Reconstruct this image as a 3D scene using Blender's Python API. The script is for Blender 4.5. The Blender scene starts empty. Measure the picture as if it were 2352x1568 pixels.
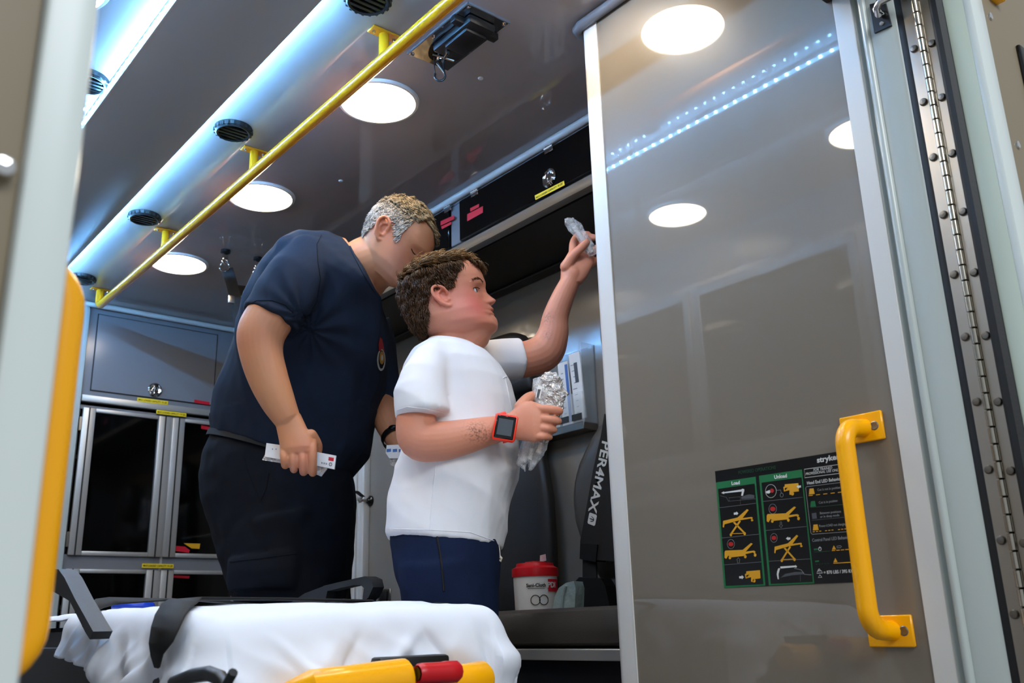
import bpy, bmesh, math, random
import numpy as np
from mathutils import Vector, Matrix, noise
random.seed(7); rng = np.random.default_rng(11)
S = bpy.context.scene
COL = S.collection
# ------------------------------------------------------------------ camera, world, exposure
W, H, FPX = 2352, 1568, 2141.0
ZC = 0.47                                   # lens height above the ambulance floor
YAW, PITCH, ROLL = 0.69876, 0.29568, -0.029476
cy_, sy_ = math.cos(YAW), math.sin(YAW); cp_, sp_ = math.cos(PITCH), math.sin(PITCH)
FW = Vector((sy_*cp_, cy_*cp_, sp_)); r0 = Vector((cy_, -sy_, 0)); u0 = r0.cross(FW)
cr_, sr_ = math.cos(ROLL), math.sin(ROLL)
RT = cr_*r0 + sr_*u0; UP = -sr_*r0 + cr_*u0
CAM = Vector((0, 0, ZC))
cam_d = bpy.data.cameras.new('camera'); cam = bpy.data.objects.new('camera', cam_d); COL.objects.link(cam)
cam.matrix_world = Matrix(((RT.x, UP.x, -FW.x, 0), (RT.y, UP.y, -FW.y, 0), (RT.z, UP.z, -FW.z, ZC), (0, 0, 0, 1)))
cam_d.sensor_width = 36; cam_d.lens = 36*FPX/W; cam_d.clip_start = 0.02; cam_d.clip_end = 100
cam_d.dof.use_dof = True; cam_d.dof.focus_distance = 2.1; cam_d.dof.aperture_fstop = 7.0
S.camera = cam
wd = bpy.data.worlds.new('bay'); S.world = wd; wd.use_nodes = True
wd.node_tree.nodes['Background'].inputs[0].default_value = (0.86, 0.93, 1.0, 1)
wd.node_tree.nodes['Background'].inputs[1].default_value = 0.55
vs = S.view_settings; vs.view_transform = 'Standard'; vs.look = 'None'; vs.gamma = 1; vs.use_curve_mapping = False
vs.exposure = 0.0
S.cycles.sample_clamp_indirect = 30

def area_light(name, loc, target, sx, sy, power, col):
    l = bpy.data.lights.new(name, 'AREA'); l.shape = 'RECTANGLE'; l.size = sx; l.size_y = sy; l.energy = power; l.color = col
    o = bpy.data.objects.new(name, l); COL.objects.link(o); o.location = loc
    o.rotation_euler = (Vector(target) - Vector(loc)).to_track_quat('-Z', 'Y').to_euler()
    return o
# tube lights of the bay behind the vehicle
area_light('bay_light', (0.2, -2.3, 3.0), (0.9, 1.6, 0.7), 2.4, 1.2, 100, (0.90, 0.95, 1.0))

# ------------------------------------------------------------------ pixel helpers (a pixel is only a direction)
def ray(x, y): return FW + RT*((x - W/2)/FPX) + UP*((H/2 - y)/FPX)
def onX(x, y, X): d = ray(x, y); return CAM + d*(X/d.x)
def onY(x, y, Y): d = ray(x, y); return CAM + d*(Y/d.y)
def onZ(x, y, z): d = ray(x, y); return CAM + d*((z-ZC)/d.z)

# ------------------------------------------------------------------ materials
def lin(c):
    if isinstance(c, str):
        c = tuple(int(c[i:i+2], 16)/255 for i in (0, 2, 4))
    return tuple((v/12.92 if v <= .04045 else ((v+.055)/1.055)**2.4) for v in c)
MATS = {}
def mat(name, col, rough=.5, metal=0., bump=0., bscale=200., coat=0., spec=.5, var=0., vscale=6., emit=None, estr=0., trans=0., ior=1.45, alpha=1., coatr=.05, stretch=None, sss=0., waves=0., wscale=3.):
    m = bpy.data.materials.new(name); m.use_nodes = True; MATS[name] = m
    nt = m.node_tree; b = nt.nodes['Principled BSDF']
    c = lin(col); b.inputs['Base Color'].default_value = (*c, 1)
    b.inputs['Roughness'].default_value = rough; b.inputs['Metallic'].default_value = metal
    b.inputs['Specular IOR Level'].default_value = spec; b.inputs['IOR'].default_value = ior
    b.inputs['Coat Weight'].default_value = coat; b.inputs['Coat Roughness'].default_value = coatr
    b.inputs['Transmission Weight'].default_value = trans; b.inputs['Alpha'].default_value = alpha
    if sss:
        b.inputs['Subsurface Weight'].default_value = sss; b.inputs['Subsurface Radius'].default_value = (.012, .005, .003); b.inputs['Subsurface Scale'].default_value = 1
    if emit:
        b.inputs['Emission Color'].default_value = (*emit, 1); b.inputs['Emission Strength'].default_value = estr
    tc = None
    if var or bump or waves:
        tc = nt.nodes.new('ShaderNodeTexCoord'); src = tc.outputs['Object']
        if stretch:
            mp = nt.nodes.new('ShaderNodeMapping'); mp.inputs['Scale'].default_value = stretch
            nt.links.new(src, mp.inputs[0]); src = mp.outputs[0]
    if var:
        n = nt.nodes.new('ShaderNodeTexNoise'); n.inputs['Scale'].default_value = vscale; n.inputs['Detail'].default_value = 5
        nt.links.new(src, n.inputs['Vector'])
        mx = nt.nodes.new('ShaderNodeMix'); mx.data_type = 'RGBA'
        mx.inputs['A'].default_value = (*[v*(1-var) for v in c], 1); mx.inputs['B'].default_value = (*[min(1, v*(1+var)) for v in c], 1)
        nt.links.new(n.outputs['Fac'], mx.inputs['Factor']); nt.links.new(mx.outputs['Result'], b.inputs['Base Color'])
    last = None
    for amt, sc, dist in ((bump, bscale, .0015), (waves, wscale, .02)):
        if amt:
            n = nt.nodes.new('ShaderNodeTexNoise'); n.inputs['Scale'].default_value = sc; n.inputs['Detail'].default_value = 3
            nt.links.new(src, n.inputs['Vector'])
            bp = nt.nodes.new('ShaderNodeBump'); bp.inputs['Strength'].default_value = amt; bp.inputs['Distance'].default_value = dist
            nt.links.new(n.outputs['Fac'], bp.inputs['Height'])
            if last: nt.links.new(last, bp.inputs['Normal'])
            last = bp.outputs[0]
    if last: nt.links.new(last, b.inputs['Normal'])
    return m
mat('gelcoat', '786f62', .32, waves=.014, wscale=9, coat=1., coatr=.02, spec=.25)
mat('ceiling_gloss', 'a29a98', .05, waves=.012, wscale=6)
mat('drop_panel', 'a5a4a4', .4, bump=.05, bscale=500)
mat('wall_gloss', '827c73', .13, waves=.12, wscale=6)
mat('left_wall', 'b0aeaa', .2, waves=.05)
mat('floor_vinyl', '6a6c70', .6, var=.3, vscale=60)
mat('concrete', 'a8a6a2', .8, var=.15, vscale=2)
mat('rail_gray', '75716c', .45)
mat('white_alu', 'cfcdc8', .35, bump=.02)
mat('jamb_paint', 'b4bcb8', .28, coat=.3)
mat('door_paint', 'bcc8bb', .2, coat=.5)
mat('door_lip', 'cdd5d2', .3)
mat('tan_panel', '80745f', .45, var=.08, vscale=3)
mat('steel', 'b8b0a4', .3, 1., var=.12, vscale=14, stretch=(1, 1, .15))
mat('bolt_steel', '807a72', .35, 1.)
mat('barrel', 'a8a296', .22, 1.)
mat('rubber', '101214', .55, bump=.1)
mat('chrome', 'd6d6d6', .08, 1.)
mat('black_plastic', '0e0f10', .42, bump=.15, bscale=600)
mat('black_gloss', '060607', .1)
mat('charcoal', '191a1c', .5, bump=.2, bscale=500)
mat('alu', 'b5b1aa', .4, .5, bump=.02)
mat('face_gray', '76777a', .2, waves=.04, wscale=5)
mat('glass_dark', '040404', .05, alpha=.93)
mat('tint_door', '050505', .09)
mat('soffit', '141312', .5)
mat('yellow', 'ffb000', .25, spec=.5)
mat('rail_yellow', 'e3960a', .22, coat=.6)
mat('label_yellow', 'e9c81c', .45)
mat('label_red', 'c5182a', .45)
mat('ink', '16140a', .6)
mat('print_white', 'd4d4d0', .5)
mat('print_green', '0f6a38', .5)
mat('print_darkgreen', '0b3a22', .5)
mat('print_gold', 'd79a14', .5)
mat('print_red', 'b01818', .5)
mat('print_gray', '4a4c50', .5)
mat('print_dimgray', '8a8a8a', .5)
mat('decal_black', '080808', .3)
mat('vinyl', '4d4842', .33, bump=.3, bscale=350)
mat('vinyl_dark', '2a2724', .4, bump=.3, bscale=350)
mat('bench_base', '16191f', .5)
mat('webbing', '0d0d0d', .75, bump=.6, bscale=900)
mat('sheet', 'dfe3ec', .85, bump=.15, bscale=1500)
mat('mattress', '2b2d33', .5)
mat('red_plastic', 'c3131c', .35, bump=.1, bscale=600)
mat('white_plastic', 'e6e2dc', .35)
mat('pouch', '9fb0ad', .25, waves=.3, wscale=30)
mat('blue_bag', '1238a8', .45, waves=.3, wscale=30)
mat('paper', 'e9e6e2', .6, bump=.1, bscale=300)
mat('paper_blue', '4a6fae', .6)
mat('acrylic', 'dfe4e6', .06, alpha=.25)
mat('navy_box', '2c3640', .4)
mat('lens', 'fff8ec', .4, emit=(1., .86, .66), estr=36)
mat('led', 'ffffff', .4, emit=(.17, .50, 1.), estr=1250)
mat('led_base', 'cfd6dd', .4, emit=(.15, .48, 1.), estr=12)
mat('shelf_tan', '57524a', .6)
mat('gray_bag', '3c3a36', .7)

# ------------------------------------------------------------------ mesh builder
class MB:
    def __init__(s): s.v = []; s.f = []
    def add(s, vs_, fs_):
        o = len(s.v); s.v += [tuple(v) for v in vs_]; s.f += [tuple(i+o for i in f) for f in fs_]; return s
    def box(s, x0, x1, y0, y1, z0, z1, bev=0, M=None):
        x0, x1 = min(x0, x1), max(x0, x1); y0, y1 = min(y0, y1), max(y0, y1); z0, z1 = min(z0, z1), max(z0, z1)
        bm = bmesh.new(); bmesh.ops.create_cube(bm, size=1)
        for v in bm.verts:
            v.co = Vector(((x0+x1)/2+v.co.x*(x1-x0), (y0+y1)/2+v.co.y*(y1-y0), (z0+z1)/2+v.co.z*(z1-z0)))
        if bev:
            bev = min(bev, .49*min(x1-x0, y1-y0, z1-z0))
            bmesh.ops.bevel(bm, geom=bm.edges[:], offset=bev, segments=2 if bev > .002 else 1, affect='EDGES', profile=.5)
        if M is not None: bmesh.ops.transform(bm, matrix=M, verts=bm.verts)
        bm.verts.index_update()
        s.add([v.co[:] for v in bm.verts], [[v.index for v in f.verts] for f in bm.faces]); bm.free(); return s
    def loft(s, rings, cap=True, closed=False):
        n = len(rings[0]); vs_ = [p for r in rings for p in r]; fs_ = []
        m = len(rings)
        for i in range(m if closed else m-1):
            a = i*n; b = ((i+1) % m)*n
            for j in range(n):
                k = (j+1) % n; fs_.append((a+j, a+k, b+k, b+j))
        if cap and not closed: fs_.append(tuple(range(n))[::-1]); fs_.append(tuple((m-1)*n+j for j in range(n)))
        return s.add(vs_, fs_)
    def tube(s, pts, r, n=12, cap=True, closed=False, flat=None):
        pts = [Vector(p) for p in pts]; m = len(pts); rings = []; ref = None
        for i, p in enumerate(pts):
            if closed: t = pts[(i+1) % m]-pts[i-1]
            else: t = pts[min(i+1, m-1)]-pts[max(i-1, 0)]
            t.normalize()
            if ref is None:
                ref = Vector((0, 0, 1)) if abs(t.z) < .9 else Vector((1, 0, 0))
                if flat is not None: ref = Vector(flat[2])
            a = (ref - t*ref.dot(t)).normalized(); ref = a; b = t.cross(a)
            rr = r[i] if isinstance(r, (list, tuple)) else r
            ra, rb = (rr, rr) if flat is None else (flat[0], flat[1])
            rings.append([p + a*math.cos(2*math.pi*k/n)*ra + b*math.sin(2*math.pi*k/n)*rb for k in range(n)])
        return s.loft(rings, cap, closed)
    def cyl(s, p0, p1, r, n=24, r1=None): return s.tube([p0, p1], [r, r if r1 is None else r1], n)
    def lathe(s, prof, c, ax=(0, 0, 1), n=32, cap=True):
        ax = Vector(ax).normalized(); ref = Vector((1, 0, 0)) if abs(ax.x) < .9 else Vector((0, 1, 0))
        a = (ref-ax*ref.dot(ax)).normalized(); b = ax.cross(a); c = Vector(c)
        return s.loft([[c+ax*h+(a*math.cos(2*math.pi*k/n)+b*math.sin(2*math.pi*k/n))*r for k in range(n)] for r, h in prof], cap)
    def prism(s, poly, d):
        poly = [Vector(p) for p in poly]; d = Vector(d); n = len(poly)
        vs_ = poly+[p+d for p in poly]
        return s.add(vs_, [tuple(range(n))[::-1], tuple(range(n, 2*n))]+[(i, (i+1) % n, n+(i+1) % n, n+i) for i in range(n)])
    def grid(s, P, closed_u=False):
        m, n = len(P), len(P[0]); fs_ = [(i*n+j, i*n+j+1, (i+1)*n+j+1, (i+1)*n+j) for i in range(m-1) for j in range(n-1)]
        return s.add([p for r in P for p in r], fs_)
    def ell(s, c, rx, ry, rz, n=16, m=10, M=None):
        M = M or Matrix.Identity(3); c = Vector(c); rings = []
        for i in range(m+1):
            t = math.pi*(i/m); t = min(max(t, .02), math.pi-.02)
            rings.append([c+M@Vector((rx*math.sin(t)*math.cos(2*math.pi*k/n), ry*math.sin(t)*math.sin(2*math.pi*k/n), -rz*math.cos(t))) for k in range(n)])
        return s.loft(rings)
    def mesh(s, name, smooth=40):
        me = bpy.data.meshes.new(name); me.from_pydata(s.v, [], s.f); me.validate(); me.update()
        bm = bmesh.new(); bm.from_mesh(me); bmesh.ops.recalc_face_normals(bm, faces=bm.faces); bm.to_mesh(me); bm.free()
        if smooth:
            for p in me.polygons: p.use_smooth = True
            me.set_sharp_from_angle(angle=math.radians(smooth))
        return me
def obj(name, mb, m, parent=None, smooth=40):
    me = mb if isinstance(mb, bpy.types.Mesh) else mb.mesh(name, smooth)
    if m is not None:
        me.materials.clear(); me.materials.append(MATS[m] if isinstance(m, str) else m)
    o = bpy.data.objects.new(name, me); COL.objects.link(o)
    if parent is not None: put(o, parent)
    return o
def put(o, parent):
    o.parent = parent
    o.matrix_parent_inverse = Matrix.Translation(-Vector(parent.location)) if parent.parent is None else Matrix.Identity(4)
def tag(o, label, cat=None, group=None):
    o['label'] = label
    if cat: o['category'] = cat
    if group: o['group'] = group
    return o
def thing(name, loc, label, cat, group=None):
    o = bpy.data.objects.new(name, None); COL.objects.link(o); o.location = loc; o.empty_display_size = .05
    return tag(o, label, cat, group)
def struct(name, mb, m, parent=None, smooth=40):
    o = obj(name, mb, m, parent, smooth)
    if parent is None: o['kind'] = 'structure'
    return o
def text_mesh(body, size, ex=.0002, off=0., shear=0., align='LEFT'):
    c = bpy.data.curves.new('t', 'FONT'); c.body = body; c.size = size; c.extrude = ex; c.offset = off*size; c.shear = shear; c.align_x = align
    c.resolution_u = 3
    o = bpy.data.objects.new('t', c); COL.objects.link(o); dg = bpy.context.evaluated_depsgraph_get()
    me = bpy.data.meshes.new_from_object(o.evaluated_get(dg)); bpy.data.objects.remove(o); bpy.data.curves.remove(c)
    return me
def text(body, org, right, up, size, m, parent, width=None, off=.012, shear=0., name='lettering', align='LEFT', ex=.0002):
    me = text_mesh(body, size, ex, off, shear, align); right = Vector(right).normalized(); up = Vector(up).normalized(); nrm = right.cross(up)
    k = 1.
    if width:
        xs = [v.co.x for v in me.vertices]; k = width/max(1e-6, max(xs)-min(xs))
    org = Vector(org)
    for v in me.vertices: v.co = org+right*(v.co.x*k)+up*v.co.y+nrm*(v.co.z)
    return obj(name, me, m, parent, 0)
def copy_obj(o, parent, delta):
    c = o.copy(); COL.objects.link(c); c.parent = parent; c.matrix_parent_inverse = o.matrix_parent_inverse.copy()
    c.location = Vector(o.location)+Vector(delta); return c
# ================================================================== the shell
HC = 1.85                                    # ceiling height
XP = 1.385                                   # aisle face of the rear cabinet = right side of the door opening
XL = 0.114                                   # left side of the door opening
XR, XO, YF = 2.05, 1.70, 4.05                # right wall, overhead cabinet face, front bulkhead
ceil = struct('ceiling', MB().box(-.6, 2.15, .60, 4.4, HC, HC+.04), 'ceiling_gloss')
obj('center_panel', MB().box(.572, .828, .72, YF, HC-.036, HC, .003), 'drop_panel', ceil)
struct('floor', MB().box(-.6, 2.15, .45, 4.4, -.05, 0), 'floor_vinyl')
struct('wall_right', MB().box(XR, XR+.05, .60, 4.4, 0, HC), 'wall_gloss')
struct('wall_left', MB().box(-.25, XL, .60, 4.4, 0, HC), 'left_wall')
struct('wall_front', MB().box(-.3, XR, YF+.30, YF+.36, 0, HC), 'left_wall')
struct('wall_rear', MB().box(XP+.02, 2.5, .585, .64, -.5, 2.4).box(-.9, XL-.02, .585, .64, -.5, 2.4).box(XL-.02, XP+.02, .60, .72, 1.555, 2.4), 'jamb_paint')
struct('ground', MB().box(-9, 9, -9, 4, -.80, -.75), 'concrete')
# door header: dark channel on the lintel
struct('trim_1', MB().box(XL, XP, .60, .73, 1.535, 1.555, .003), 'charcoal')
# ceiling beads
struct('trim_2', MB().tube([(XO-.012, 1.30, HC-.012), (XO-.012, YF, HC-.012)], .012, 10), 'white_alu')
struct('trim_3', MB().tube([(1.0, YF-.012, HC-.012), (XO, YF-.012, HC-.012)], .012, 10), 'white_alu')
# ---- LED strips
def led_strip(x, face, label):
    t = thing('led_strip', (x, .75, HC-.014), label, 'light strip')
    b = MB().box(x, x+.002*face, .75, YF-.02, HC-.028, HC-.016)
    obj('tape', b, 'led_base', t, 0)
    d = MB(); y = .76
    while y < YF-.03:
        d.box(x+.002*face, x+.005*face, y-.003, y+.003, HC-.0245, HC-.0195); y += .0333
    o = obj('led_row', d, 'led', t, 0); o['kind'] = 'stuff'
led_strip(.828, 1, 'blue-white LED strip on the central ceiling panel edge facing the yellow grab rail')
led_strip(.572, -1, 'blue-white LED strip with exposed dots on the central ceiling panel edge away from the rail')
# ---- dome lights
def dome(x, y, label, group=None):
    t = thing('dome_light', (x, y, HC), label, 'ceiling light', group)
    obj('bezel', MB().lathe([(.098, -.004), (.101, -.008), (.108, -.007), (.112, -.001), (.112, .0)], (x, y, HC), n=48), 'white_plastic', t)
    obj('lens', MB().lathe([(.0005, -.012), (.05, -.0118), (.085, -.0105), (.099, -.006), (.099, -.001)], (x, y, HC), n=48), 'lens', t)
for y, lb in ((1.215, 'lit round dome light mirrored at the top of the glossy grey rear cabinet'),
              (1.939, 'lit round dome light beside the grab rail bracket next to the recessed IV hanger'),
              (2.67, 'lit round dome light between two yellow rail brackets, above the navy shirt'),
              (3.396, 'lit round dome light near the end of the yellow rail by the grey upper cabinet')):
    dome(1.178, y, lb)
for y in (1.215, 1.939, 2.67, 3.396):
    dome(.357, y, 'lit round dome light on the ceiling beyond the exposed LED dots', 'dome lights on the driver side ceiling')
# ---- round black air vents
def vent(x, y, label):
    t = thing('air_vent', (x, y, HC), label, 'air vent')
    obj('ring', MB().lathe([(.040, -.001), (.041, -.016), (.046, -.018), (.052, -.012), (.053, 0)], (x, y, HC), n=40), 'black_plastic', t)
    b = MB()
    for k in range(20):
        a = 2*math.pi*k/20; c, s_ = math.cos(a), math.sin(a); b.box(x+c*.051-.003, x+c*.051+.003, y+s_*.051-.003, y+s_*.051+.003, HC-.014, HC-.004)
    obj('grip_teeth', b, 'black_plastic', t, 0)
    for k in (-.024, -.008, .008, .024):
        w = math.sqrt(.041**2-k*k)
        obj('louvre', MB().box(x-w, x+w, y+k-.001, y+k+.007, HC-.015, HC-.012, 0), 'black_plastic', t, 0)
    obj('throat', MB().lathe([(.0005, -.004), (.0405, -.004), (.0405, 0)], (x, y, HC), n=32), 'black_gloss', t)
for y, lb in ((1.575, 'black round air vent on the blue-lit ceiling strip beside the IV hanger'), (2.31, 'black round air vent on the blue-lit strip beside the middle rail bracket'),
              (3.04, 'black round air vent on the blue-lit strip before the third rail bracket'), (3.763, 'black round air vent on the blue-lit strip at the end of the rail')):
    vent(.925, y, lb)
vl = onZ(200, 181, HC); vent(vl.x, vl.y, 'black round air vent on the brightest LED-lit strip beside the grey door edge')
# ---- yellow ceiling grab rail
RX, RZ = 1.0265, HC-.075
t = thing('grab_rail', (RX, .9, HC), 'long yellow tubular grab rail with four brackets along the ceiling', 'grab rail')
bend = [(RX, 3.86-.03*math.sin(a), RZ+.03-.03*math.cos(a)) for a in [math.pi/2*k/6 for k in range(7)]]
path = [(RX, .80, RZ)]+[(RX, .80+.1*k, RZ) for k in range(1, 30)]+[(RX, 3.83+.03*math.sin(a), RZ+.03-.03*math.cos(a)) for a in [math.pi/2*k/6 for k in range(7)]]+[(RX, 3.86, HC-.004)]
obj('tube', MB().tube(path, .0160, 16), 'rail_yellow', t)
for y in (.945, 1.669, 2.392, 3.117, 3.86):
    obj('bracket_plate', MB().box(RX-.038, RX+.038, y-.016, y+.016, HC-.006, HC, .002), 'rail_yellow', t)
    if y < 3.8: obj('bracket_post', MB().cyl((RX, y, RZ), (RX, y, HC-.005), .0125, 16), 'rail_yellow', t)
    for sx in (-.028, .028): obj('screw', MB().lathe([(.0045, 0), (.004, -.003), (.001, -.004)], (RX+sx, y, HC-.006), n=12), 'chrome', t)
# ---- recessed IV hanger
t = thing('iv_hanger', (1.18, 1.577, HC), 'recessed black and polished steel IV hanger plate in the ceiling', 'IV hanger')
x0, x1, y0, y1 = 1.118, 1.241, 1.452, 1.703; z = HC
pl = MB()
pl.box(x0, x1, y0, y1, z-.004, z, .0015)
obj('plate', pl, 'chrome', t)
obj('plate_edge', MB().box(x0-.003, x0, y0, y1, z-.006, z).box(x0, x1, y0-.003, y0, z-.006, z), 'face_gray', t)
obj('cup', MB().prism([(x0+.02+.085*(.5+.5*math.cos(a)*min(1, 1.25)), 1.60+.085*math.sin(a)*1.0, z-.0055) for a in [2*math.pi*k/28 for k in range(28)]], (0, 0, .002)), 'black_gloss', t)
obj('hanger_body', MB().box(x0+.022, x1-.022, 1.475, 1.63, z-.028, z-.004, .008).box(x0+.03, x1-.03, 1.50, 1.59, z-.036, z-.02, .006), 'black_plastic', t)
obj('hinge_bar', MB().box(x0-.004, x1+.004, 1.498, 1.518, z-.022, z-.004, .003), 'black_plastic', t)
obj('hook_arm', MB().tube([(x0+.04, 1.62, z-.012), (x0+.055, 1.65, z-.02), (x0+.062, 1.668, z-.014), (x0+.075, 1.65, z-.012), (x0+.08, 1.625, z-.012)], .004, 8), 'chrome', t)
obj('cross_clip', MB().tube([(x0+.05, 1.60, z-.034), (x0+.072, 1.655, z-.02)], .0035, 8).tube([(x0+.035, 1.645, z-.02), (x0+.085, 1.625, z-.03)], .0035, 8), 'chrome', t)
for sx, sy in ((x0+.008, y0+.008), (x1-.008, y0+.01), (x0+.008, y1-.008), (x1-.009, 1.60), (x0+.01, 1.605)):
    obj('screw', MB().lathe([(.005, 0), (.0045, -.003), (.001, -.0045)], (sx, sy, z-.004), n=12), 'chrome', t)
# carabiner hanging from it
cx, cyy = 1.176, 1.652
t = thing('carabiner', (cx, cyy, HC-.08), 'small black carabiner dangling from the IV hanger', 'carabiner')
e = Vector((cy_, -sy_, 0))
def cpt(u, v): return Vector((cx, cyy, HC-.018))+e*u+Vector((0, 0, v))
loop = [cpt(-.012, 0), cpt(-.010, -.02), cpt(-.009, -.045)]+[cpt(.003-.013*math.cos(a), -.052-.014*math.sin(a)) for a in [math.pi*k/10 for k in range(11)]]+[cpt(.014, -.042), cpt(-.004, -.015)]
obj('loop', MB().tube(loop[2:], .0028, 8), 'black_plastic', t)
obj('gate', MB().tube([cpt(-.012, .002), cpt(-.0095, -.046)], .0014, 6), 'black_plastic', t)
obj('cord', MB().tube([cpt(.008, .004), cpt(.011, -.02), cpt(.013, -.044)], .0012, 6).tube([cpt(.011, .004), cpt(.013, -.02), cpt(.0145, -.044)], .0012, 6), 'black_plastic', t)
for (x, y, lb) in ((1.332, 1.682, 'small pale screw plug in the ceiling near the IV hanger'), (1.332, 2.415, 'small pale screw plug in the ceiling near the middle dome light')):
    tag(obj('screw_plug', MB().lathe([(.0075, 0), (.0065, -.003), (.003, -.004), (.0005, -.004)], (x, y, HC), n=14), 'white_alu'), lb, 'screw plug')
# ---- hanging harness straps
def strap(x, y, label, drop, webs):
    t = thing('hanging_strap', (x, y, HC), label, 'strap')
    obj('anchor', MB().lathe([(.018, 0), (.018, -.010), (.012, -.014), (.0005, -.014)], (x, y, HC), n=20), 'black_plastic', t)
    obj('snap_hook', MB().box(x-.011, x+.011, y-.005, y+.005, HC-.040, HC-.012, .003).tube([(x-.009, y, HC-.03), (x-.012, y, HC-.045), (x, y, HC-.055), (x+.012, y, HC-.045), (x+.009, y, HC-.03)], .003, 8), 'chrome', t)
    rr = MB().tube([(x+e.x*.018*math.cos(a), y+e.y*.018*math.cos(a), HC-.066+.018*math.sin(a)) for a in [2*math.pi*k/20 for k in range(20)]], .0022, 8, closed=True)
    obj('ring', rr, 'chrome', t)
    for i, pts in enumerate(webs): obj('webbing', MB().tube([Vector(p) for p in pts], .02, 8, flat=(.0022, .021, e.cross(Vector((0, 0, 1))))), 'webbing', t)
    obj('adjuster', MB().box(x+.0, x+.024, y-.06, y-.05, HC-.225, HC-.195, .003), 'steel', t)
def sp(px, py, Y): return onY(px, py, Y)
strap(1.271, 3.172, 'black webbing strap on a chrome ring clipped to the ceiling, outside the navy shoulder', 1,
      [[sp(522, 618, 3.17), sp(532, 650, 3.15), sp(545, 700, 3.13), sp(550, 740, 3.12), sp(556, 800, 3.12)], [sp(535, 665, 3.15), sp(565, 668, 3.15), sp(600, 672, 3.15), sp(640, 660, 3.16)]])
strap(1.400, 3.171, 'black webbing strap on a chrome ring half hidden by the navy shoulder', 1,
      [[sp(590, 636, 3.17), sp(594, 670, 3.15), sp(600, 720, 3.13)]])
# ================================================================== overhead cabinet on the right
zt, zd1, zd0, zb = HC-.004, onX(1350, 294, XO).z, ZC+1.206, ZC+1.165
t = thing('overhead_cabinet', (XO, 2.7, zb), 'overhead cabinet with black tinted flip doors along the right wall', 'cabinet')
Yn, Yd0, Yd1, Ye = 1.385, onX(1060, 510, XO).y, onX(1038, 510, XO).y, YF-.04
obj('carcass', MB().box(XO+.004, XR, Yn, Ye, zb+.006, zt), 'face_gray', t)
obj('top_rail', MB().box(XO-.004, XO+.006, Yn, Ye, zd1+.002, zt, .002), 'face_gray', t)
obj('bottom_rail', MB().box(XO-.006, XO+.03, Yn, Ye, zb, zd0-.003, .010), 'rail_gray', t)
obj('soffit_panel', MB().box(XO+.03, XR, Yn, Ye, zb-.002, zb+.008), 'soffit', t)
obj('light_rail', MB().box(XR-.05, XR, Yn, Ye, zb-.012, zb-.002, .004), 'vinyl_dark', t)
obj('divider', MB().box(XO-.004, XO+.006, Yd0, Yd1, zd0, zd1, .002), 'face_gray', t)
def flip_door(ya, yb):
    d = obj('door', MB().box(XO-.012, XO+.002, ya, yb, zd0, zd1, .002), 'tint_door', t)
    return d
d1 = flip_door(Yn, Yd0-.004); d2 = flip_door(Yd1+.004, 3.3)
def hinge(p, par):
    c = onX(*p, XO-.012)
    h = MB()
    for k in (-.012, 0, .012): h.box(XO-.016, XO-.010, c.y+k-.0045, c.y+k+.0045, zd1+.002, zd1+.026, .001)
    h.tube([(XO-.016, c.y-.018, zd1), (XO-.016, c.y+.018, zd1)], .004, 8)
    h.box(XO-.017, XO-.011, c.y-.018, c.y+.018, zd1-.016, zd1-.002, .001)
    obj('hinge', h, 'chrome', par)
hinge((1262, 345), d1); hinge((1092, 448), d1); hinge((1030, 482), d2)
lc = onX(1262, 409, XO-.012)
obj('latch', MB().lathe([(.028, 0), (.029, .003), (.024, .006), (.020, .003), (.014, .002), (.012, .007), (.0005, .008)], lc, (-1, 0, 0), n=32).box(lc.x-.011, lc.x-.006, lc.y-.003, lc.y+.003, lc.z-.018, lc.z+.018, .001), 'chrome', d1)
def plate_px(name, quad, X, m, par, th=.0006):
    return obj(name, MB().prism([onX(x, y, X) for x, y in quad], (th, 0, 0)), m, par, 0)
plate_px('capacity_label', [(1228, 449), (1295, 415), (1297, 425), (1230, 459)], XO-.0128, 'label_yellow', d1)
a, b = onX(1231, 457, XO-.0132), onX(1294, 424, XO-.0132)
text('MAX LOADED CAPACITY 10 LBS', a+Vector((0, 0, .0012)), (0, -1, 0), (0, 0, 1), .0085, 'ink', d1, width=(a.y-b.y)*.97)
plate_px('warning_label', [(1073, 492), (1109, 473), (1109, 488), (1073, 508)], XO-.0128, 'label_red', d1)
plate_px('warning_label', [(1080, 478), (1100, 468), (1100, 475), (1080, 486)], XO-.0128, 'label_red', d1)
plate_px('warning_label', [(1012, 508), (1043, 494), (1043, 503), (1012, 518)], XO-.0128, 'label_red', d2)
plate_px('warning_label', [(1013, 520), (1036, 509), (1036, 515), (1015, 526)], XO-.0128, 'label_red', d2)
# ================================================================== front bulkhead cabinet
t = thing('front_cabinet', (1.4, YF, 0), 'grey front bulkhead cabinet with aluminium framed glass doors', 'cabinet')
Yc = YF
def zr(v): return ZC+v
obj('carcass', MB().box(1.03, XO+.12, Yc+.28, Yc+.30, 0, HC).box(1.03, 1.05, Yc+.004, Yc+.30, 0, HC).box(XO+.10, XO+.12, Yc+.004, Yc+.30, 0, HC).box(1.05, XO+.1, Yc+.004, Yc+.28, zr(.93), zr(.96)), 'vinyl_dark', t)
obj('upper_face', MB().box(1.045, XO+.12, Yc, Yc+.02, zr(.93), HC, .001), 'face_gray', t)
obj('corner_post', MB().box(.97, 1.045, Yc-.02, Yc+.05, 0, HC-.02, .015), 'jamb_paint', t)
ud = obj('upper_door', MB().box(1.081, 1.609, Yc-.006, Yc+.004, zr(.998), zr(1.332), .0015), 'face_gray', t)
obj('door_gap', MB().box(1.077, 1.613, Yc-.0012, Yc+.002, zr(.994), zr(1.336)), 'rubber', t, 0)
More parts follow.
